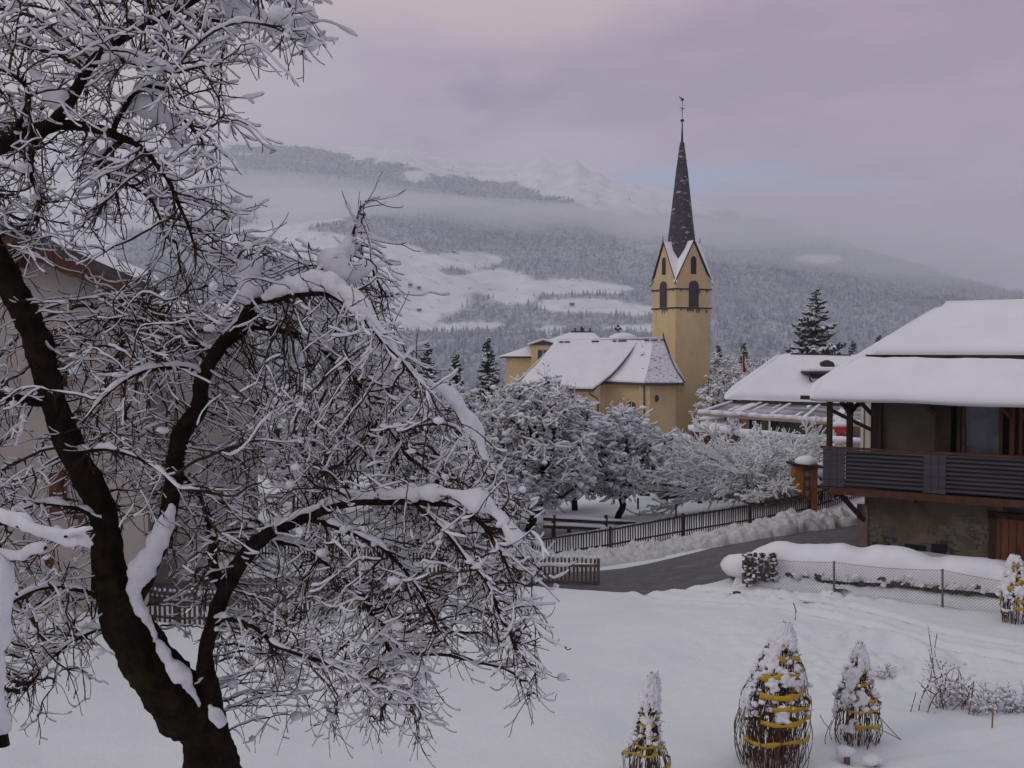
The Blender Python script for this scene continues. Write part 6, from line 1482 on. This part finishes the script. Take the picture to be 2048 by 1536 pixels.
# ---------------------------------------------------------------- shrubs tied up with yellow ribbon
M['ribbon'] = mat('yellow_ribbon', (.52, .33, .010), (.42, .25, .012), 14, .55, .2, 40)
M['cane'] = mat('brown_canes', (.085, .042, .028), (.14, .07, .04), 12, .85)
def wrapped(px, pyb, pyt, D, prof, seed, label, turns, lean=0.0, nst=60, snowk=1.0, bowed=0.0, rw=.035):
    """prof: list of (height fraction, half width in photo px)"""
    rg = np.random.default_rng(seed); b0_ = at(px, pyb, D); g = gz(b0_.x, D); H = at(px, pyt, D).z - g; t = thing('wrapped_shrub', Vector((b0_.x, D, g)), label, 'shrub', 'shrubs bound with yellow ribbon')
    hs = np.array([p[0] for p in prof]); ws = np.array([p[1] for p in prof]) / FPX * D
    rad_ = lambda k: float(np.interp(k, hs, ws)); off = lambda k: lean * k * k
    c = np.array([b0_.x, D, g]); P, par = [], []
    for s in range(nst):
        a = rg.uniform(0, 6.28); q = rg.uniform(.1, 1.0) ** .6; prev = -1; kk = rg.uniform(.45, 1.0); n = int(kk * H / .07)
        for i in range(n + 1):
            k = kk * i / n; r = rad_(k) * q * (1 + .12 * math.sin(k * 9 + s)); a += rg.normal(0, .03); P.append(c + np.array([math.cos(a) * r + off(k), math.sin(a) * r, k * H - .05])); par.append(prev); prev = len(P) - 1
    P, par = np.array(P), np.array(par); r0 = np.full(len(P), .0062 if D < 18 else .009); cand = np.nonzero((P[:, 2] - g) > H * .35)[0]
    P, par, mm_ = spurs(P, par, cand, rg, 420, .10, .04, 0, .05, .9); r0 = np.concatenate([r0, np.full(len(mm_), .0035 if D < 18 else .005)])
    V, F = tube_mesh(P, par, r0, 4); np_mesh('canes', V, F, M['cane'], t)
    # ribbon wound round: short flat runs, slack between, partly buried
    segs = []; rsd = random.Random(seed + 50); k = .24
    while k < .90:
        a0_ = rsd.uniform(3.2, 4.4); ln = rsd.uniform(1.6, 3.6); segs.append((k + rsd.uniform(-.01, .01), a0_, ln, rsd.uniform(-.05, .05), rsd.uniform(.7, 1.25)))
        if rsd.random() < .6: segs.append((k + .02, a0_ + ln + .3, rsd.uniform(1.0, 2.2), rsd.uniform(-.05, .05), .9))
        k += .60 / turns * rsd.uniform(.75, 1.3)
    Vs, Fs, o_ = [], [], 0
    for (kk, a0_, ln, slope, wk) in segs:
        N = max(8, int(ln * 12)); V = []
        for i in range(N):
            u = i / (N - 1); a = a0_ + ln * u; k2 = kk + slope * (u - .5) + .008 * math.sin(a * 4 + kk * 30); r = rad_(k2) * 1.0 + .004 + .010 * math.sin(a * 5 + seed + kk * 20); w_ = rw * wk * (.85 + .2 * math.sin(a * 7 + kk * 9) + .15 * math.sin(a * 13))
            x, y = math.cos(a) * r + off(k2), math.sin(a) * r; lean_ = .25 * math.sin(a * 3 + kk * 12)
            for (dr, dz) in ((lean_ * w_, -w_), (-lean_ * w_, w_), (-lean_ * w_ - .004, w_), (lean_ * w_ - .004, -w_)): V.append((c[0] + x + math.cos(a) * dr, c[1] + y + math.sin(a) * dr, g + k2 * H + dz))
        i = np.arange(N - 1) * 4; Vs += V; Fs.append(np.concatenate([np.column_stack([i + j, i + (j + 1) % 4, i + 4 + (j + 1) % 4, i + 4 + j]) for j in range(4)]) + o_); o_ += len(V)
    np_mesh('ribbon', np.array(Vs), np.concatenate(Fs), M['ribbon'], t)
    # snow lodged in and over the bundle: a ragged shell thicker towards the top and the left
    na, nk = 90, 120; AA, KK = np.meshgrid(np.linspace(0, 2 * math.pi, na + 1)[:-1], np.linspace(.16, 1.0, nk)); AA, KK = AA.ravel(), KK.ravel()
    q3 = np.column_stack([np.cos(AA) * 1.1, np.sin(AA) * 1.1, KK * H * 2.6 + seed * 3]); f1 = fbm(q3, 1.5, 3, seed); f2 = fbm(q3, 5.0, 3, seed + 4); RR0 = np.array([rad_(k) for k in KK])
    cover = (f1 - .5) * 3.2 + (KK - .56) * .95 * snowk - np.cos(AA - .5) * .22 + (f2 - .5) * .7; cover += (fbm(q3, 11.0, 2, seed + 9) - .5) * .5; cover[KK < .3] -= .12; cover -= .02; tk = np.clip(cover, 0, .45)
    rr2 = RR0 * .80 + np.sqrt(tk) * (.16 * RR0 + .055) * (1.0 if D < 18 else 1.4) * snowk + (f2 - .5) * .07 + (fbm(q3, 12.0, 2, seed + 19) - .5) * .035
    V = np.column_stack([c[0] + np.cos(AA) * rr2 + lean * KK * KK, c[1] + np.sin(AA) * rr2, g + KK * H + np.sqrt(tk) * .05])
    i = (np.arange(nk - 1)[:, None] * na + np.arange(na)[None]).ravel(); j = (np.arange(nk - 1)[:, None] * na + (np.arange(na)[None] + 1) % na).ravel(); F = np.column_stack([i, j, j + na, i + na]); F = F[(cover[F] > -.02).all(1)]
    lr_ = np.array([P[q_] + np.array([0, 0, .01]) for q_ in rg.integers(0, len(P), 60)]); V3, F3 = lumps(lr_, rg.uniform(.010, .024, 60), seed, .75, .8)
    tp_ = [c + np.array([off(.97) + rg.normal(0, .02), rg.normal(0, .02), H * rg.uniform(.92, .99)]) for _ in range(5)]; V4, F4 = lumps(tp_, rg.uniform(.03, .05, 5), seed + 1, .8, .8)
    nl_ = int(90 * snowk); ka = 1 - rg.random(nl_) ** .8 * .62; aa = rg.uniform(0, 6.28, nl_); ok_ = (np.cos(aa - .4) < .55) | (rg.random(nl_) < .3); ka, aa = ka[ok_], aa[ok_]; rk_ = np.array([rad_(k) for k in ka]) * rg.uniform(.8, 1.08, len(ka))
    V5, F5 = lumps(np.column_stack([c[0] + np.cos(aa) * rk_ + lean * ka * ka, c[1] + np.sin(aa) * rk_, g + ka * H]), rg.uniform(.022, .060, len(ka)) * (1 if D < 18 else 1.3), seed + 2, .75, 1.1)
    V2_, F2_ = snow_mesh(P, par, r0, .012, seed, 5, .36, 1.0); V, F = join([(V, F), (V5, F5), (V2_, F2_), (V3, F3), (V4, F4)]); np_mesh('snow_cover', V, F, M['snow_tree'], t)
    # top shoots
    m = MB(); p = Vector(c) + Vector((off(1), 0, H * .96)); rs = random.Random(seed)
    for k in range(5): m.tube([p - Vector((0, 0, .12)), p + Vector((rs.uniform(-.05, .08), rs.uniform(-.05, .05), rs.uniform(.05, .18)))], [.005, .003], 4)
    m.build('tip_shoots', M['cane'], t); return t
wrapped(1543, 1545, 1248, 14.9, [(0, 62), (.12, 69), (.3, 71), (.5, 66), (.62, 56), (.72, 44), (.82, 30), (.9, 24), (1, 6)], 1, 'largest yellow-ribboned shrub bundle, broad and capped with heavy snow', 6, .20, 190, 1.0, rw=.042)
wrapped(1712, 1502, 1290, 15.7, [(0, 42), (.12, 52), (.3, 48), (.45, 44), (.6, 32), (.75, 22), (.88, 15), (1, 5)], 2, 'yellow-ribboned shrub bundle with bowed canes right of the broadest one', 5, .05, 70, .9, rw=.028)
wrapped(1289, 1592, 1350, 14.1, [(0, 50), (.2, 52), (.34, 46), (.46, 28), (.62, 22), (.78, 17), (.9, 10), (1, 4)], 3, 'slender yellow-ribboned shrub with a curved twig tip, nearest the window', 7, .13, 80, 1.1, rw=.026)
wrapped(2028, 1240, 1112, 23.0, [(0, 22), (.2, 28), (.5, 26), (.62, 20), (.75, 15), (.9, 13), (1, 5)], 4, 'yellow-ribboned shrub with snow topknot at the right end of the wire fence', 6, 0.0, 40, .8, rw=.045)
# curved stray canes beside the second bundle
sc_ = thing('bent_canes', G(1690, 1500, 15.9), 'thin bent canes arching out beside the bowed ribboned shrub', 'canes')
m = MB()
for pts in ([(1640, 1430), (1648, 1445), (1662, 1460)], [(1752, 1425), (1775, 1452), (1800, 1478)], [(1752, 1455), (1780, 1468), (1802, 1480)], [(1735, 1460), (1752, 1500), (1756, 1530)], [(1664, 1440), (1650, 1480), (1662, 1520)]): m.tube([at(v.x, v.y, 15.6) for v in dense([Vector((x, y, 0)) for x, y in pts], 6)], .006, 5)
m.build('canes', M['cane'], sc_)
# short stakes with snow caps
for (px, py, w_, lab) in ((1694, 1524, .07, 'short cut stake with bulky snow cap at the bottom edge'), (1748, 1536, .06, 'lower stake stub with small snow cap right of the taller stub')):
    D = 15.0 if px < 1700 else 14.8; s_ = thing('stake', G(px, py, D), lab, 'stake', 'snow-capped stake stubs'); a_ = at(px, 1508 if px < 1700 else 1526, D); m = MB(); m.tube([Vector((a_.x, D, -.2)), a_], w_ * .7, 8); m.build('post', mat('pale_stake', (.22, .15, .10), (.15, .10, .07), 20), s_)
    V, F = lumps([a_ + Vector((-.03, 0, .05)), a_ + Vector((.06, 0, .04))], [.13, .09], 4 + px, .55, .7); np_mesh('snow_cap', V, F, M['snow_tree'], s_)

# ---------------------------------------------------------------- dry rose canes and perennials at the right
rb = thing('rose_bush', G(1880, 1440, 17), 'tall dry rose canes with brown leaves poking out of the snow', 'rose bush')
rs = random.Random(6); m = MB(); lf = MB(); sn_c, sn_r = [], []
canes = [[(1862, 1438), (1872, 1400), (1868, 1340), (1856, 1250)], [(1845, 1465), (1860, 1410), (1885, 1360), (1870, 1310), (1874, 1268)], [(1832, 1455), (1842, 1400), (1860, 1360), (1866, 1315)], [(1905, 1435), (1885, 1390), (1868, 1345), (1858, 1300)],
         [(1890, 1432), (1880, 1380), (1886, 1330), (1893, 1325)], [(1902, 1436), (1890, 1370), (1900, 1340), (1920, 1335)], [(1918, 1432), (1915, 1390), (1918, 1340)], [(1915, 1430), (1905, 1400), (1922, 1370), (1920, 1345)], [(1938, 1432), (1936, 1395), (1945, 1365)], [(1808, 1442), (1824, 1462), (1850, 1482)], [(1815, 1445), (1828, 1400), (1832, 1385)], [(1872, 1390), (1855, 1380), (1842, 1372)], [(1846, 1384), (1870, 1360), (1885, 1352)]]
for ci, pts in enumerate(canes):
    D = 17.2 + rs.uniform(-.3, .3); pl = [at(v.x, v.y, D) for v in dense([Vector((x, y, 0)) for x, y in pts], 8)]; m.tube(pl, [.0085 * (1 - .5 * i / len(pl)) + .002 for i in range(len(pl))], 5)
    for i, p in enumerate(pl):
        if i > 1 and rs.random() < .5: sn_c.append(p + Vector((-.01, 0, .014))); sn_r.append(rs.uniform(.012, .026))
for k in range(110):
    x = rs.gauss(1895, 22); y = rs.gauss(1368, 26)
    if rs.random() < .2: x, y = rs.gauss(1859, 5), rs.uniform(1308, 1345)
    c = at(x, y, 17.2 + rs.uniform(-.25, .25)); d1 = Vector((rs.uniform(-1, 1), rs.uniform(-1, 1), rs.uniform(-1, 1))).normalized(); d2 = d1.cross(Vector((.3, .5, 1))).normalized(); l = rs.uniform(.014, .032); q = [c - d1 * l, c + d2 * l * .6, c + d1 * l, c - d2 * l * .6]; lf.hexa(q, [p + d1.cross(d2) * .004 for p in q])
    if rs.random() < .45: sn_c.append(c + Vector((0, 0, .02))); sn_r.append(rs.uniform(.015, .04))
m.build('canes', M['cane'], rb); lf.build('leaves', mat('rose_leaves', (.10, .035, .02), (.08, .075, .03), 15, .8), rb); V, F = lumps(sn_c, sn_r, 7, .8, .8); np_mesh('snow_cover', V, F, M['snow_tree'], rb)
def perennials(px, py, D, n, spreadpx, h, seed, label):
    rs = random.Random(seed); t = thing('dry_perennial', G(px, py, D), label, 'plant', 'dry garden plants poking through the snow'); m = MB(); cs, rr = [], []
    for k in range(n):
        p = G(px + rs.uniform(-1, 1) * spreadpx, py, D) + Vector((0, rs.uniform(-.2, .2), -.03)); d = Vector((rs.gauss(0, .35), rs.gauss(0, .3), 1)).normalized(); L_ = h * rs.uniform(.5, 1.1); pl = [p]
        for i in range(6): d = (d + Vector((rs.gauss(0, .15), rs.gauss(0, .15), 0))).normalized(); pl.append(pl[-1] + d * L_ / 6)
        m.tube(pl, [.007, .007, .006, .006, .005, .004, .003], 4)
        for i in (2, 3, 4, 5):
            if rs.random() < .7: q = pl[i]; e = q + Vector((rs.gauss(0, .06), rs.gauss(0, .05), rs.uniform(.02, .09))); m.tube([q, e], [.004, .003], 3); cs.append(e + Vector((0, 0, .01))); rr.append(rs.uniform(.012, .03))
            if rs.random() < .75: cs.append(pl[i] + Vector((0, 0, .015))); rr.append(rs.uniform(.014, .032))
    for k in range(n): q = G(px + rs.uniform(-1, 1) * spreadpx, py, D); cs.append(q + Vector((0, 0, rs.uniform(.0, .22)))); rr.append(rs.uniform(.03, .07))
    m.build('stems', M['cane'], t); V, F = lumps(cs, rr, seed, .75, .9); np_mesh('snow_cover', V, F, M['snow_tree'], t)
perennials(1905, 1428, 17.3, 26, 34, .62, 1, 'bushy snow-dusted growth at the foot of the rose canes')
perennials(1985, 1448, 17.0, 34, 46, .50, 2, 'low spread of dry stems right of the rose canes')
perennials(2040, 1455, 17.0, 18, 22, .62, 3, 'dry stem cluster cut by the right picture edge')
perennials(1768, 1372, 19.0, 8, 20, .3, 5, 'few weak twigs in the raked snow behind the bowed ribboned shrub')
pk = thing('garden_stake', G(1984, 1478, 16.4), 'thin pale wooden stake among the dry perennials', 'stake'); m = MB(); m.tube([at(1983, 1480, 16.3), at(1986, 1418, 16.3)], .014, 6); m.build('stick', mat('pale_stick', (.25, .13, .06)), pk)
pk = thing('garden_stake', G(1940, 1430, 17), 'slim bare stick leaning beside the rose canes', 'stake'); m = MB(); m.tube([at(1937, 1434, 16.9), at(1948, 1362, 17.0)], .010, 6); m.build('stick', M['cane'], pk)
pk = thing('garden_stake', G(1590, 1240, 22.5), 'single thin twig standing behind the broad ribboned shrub', 'stake'); m = MB(); m.tube([at(1590, 1240, 22.5), at(1592, 1222, 22.5), at(1587, 1206, 22.5)], .012, 6); m.build('stick', M['twig'], pk)
# ---------------------------------------------------------------- haze and low cloud
def volmat(name, dens, col, ani=0.0):
    m = bpy.data.materials.new(name); m.use_nodes = True; t = NT(m.node_tree); t.n.clear()
    v = t.add('ShaderNodeVolumePrincipled', ins={'Color': tuple(col) + (1,), 'Density': dens, 'Anisotropy': ani})
    t.l.new(v.outputs[0], t.add('ShaderNodeOutputMaterial').inputs['Volume']); return m
hz = MB().box((0, 2700, 520), (24000, 7400, 1300)).build('haze', volmat('haze_air', 0.00016, (0.92, 0.95, 1.0)))
tag(hz, 'thin cold winter haze over the whole valley', 'haze', kind='stuff')
def cloud(px, py, D, w, h, d, seed, dens, tilt=0.0):
    """flattened soft cloud body hanging against the slopes; sizes in metres"""
    c = at(px, py, D); nu_, nv_ = 40, 24; vs = []
    for j in range(nv_ + 1):
        ph = math.pi * j / nv_
        for i in range(nu_):
            th = 2 * math.pi * i / nu_
            vs.append((math.sin(ph) * math.cos(th), math.sin(ph) * math.sin(th), math.cos(ph)))
    Vc = np.array(vs); Vc *= (0.72 + 0.6 * fbm(Vc + 10, 1.6, 3, seed))[:, None]
    Vc *= np.array([w / 2, d / 2, h / 2]); Vc[:, 2] += Vc[:, 0] * tilt
    Fc = np.array([[j * nu_ + i, j * nu_ + (i + 1) % nu_, (j + 1) * nu_ + (i + 1) % nu_, (j + 1) * nu_ + i] for j in range(nv_) for i in range(nu_)])
    Vc = Vc + np.array(c)
    key = 'cloud_%g' % dens
    if key not in M: M[key] = volmat(key, dens, (0.985, 0.98, 1.0))
    return tag(np_mesh('low_cloud', Vc, Fc[:, ::-1], M[key]), CL[seed % len(CL)] if seed < len(CL) else None, 'cloud', 'fog banks lying along the mountain', 'stuff')
CL = ['long grey fog bank crossing the slope left of the church spire', 'thin mist veil under the snowy crest', 'soft mist patch drifting behind the church spire', 'broad cloud bank hiding the right end of the mountain',
      'mist streak low over the far right forest', 'pale fog wisp above the left snowfields', 'mist patch on the slope behind the apple tree top', 'cloud cap over the falling right ridge']
cloud(520, 392, 2900, 1300, 95, 600, 0, 0.0026, -0.05)
cloud(960, 440, 2900, 1500, 105, 650, 1, 0.0028, -0.07)
cloud(1320, 455, 2700, 900, 110, 500, 2, 0.0022, -0.06)
cloud(1620, 440, 2500, 900, 110, 500, 3, 0.0016, -0.12)
cloud(1700, 505, 2300, 1100, 100, 500, 4, 0.0020, -0.10)
cloud(250, 440, 2900, 1100, 130, 600, 5, 0.0015, 0.0)
cloud(760, 425, 2700, 700, 70, 500, 6, 0.0014, -0.06)
cloud(1960, 520, 2400, 700, 200, 500, 7, 0.0014, -0.1)
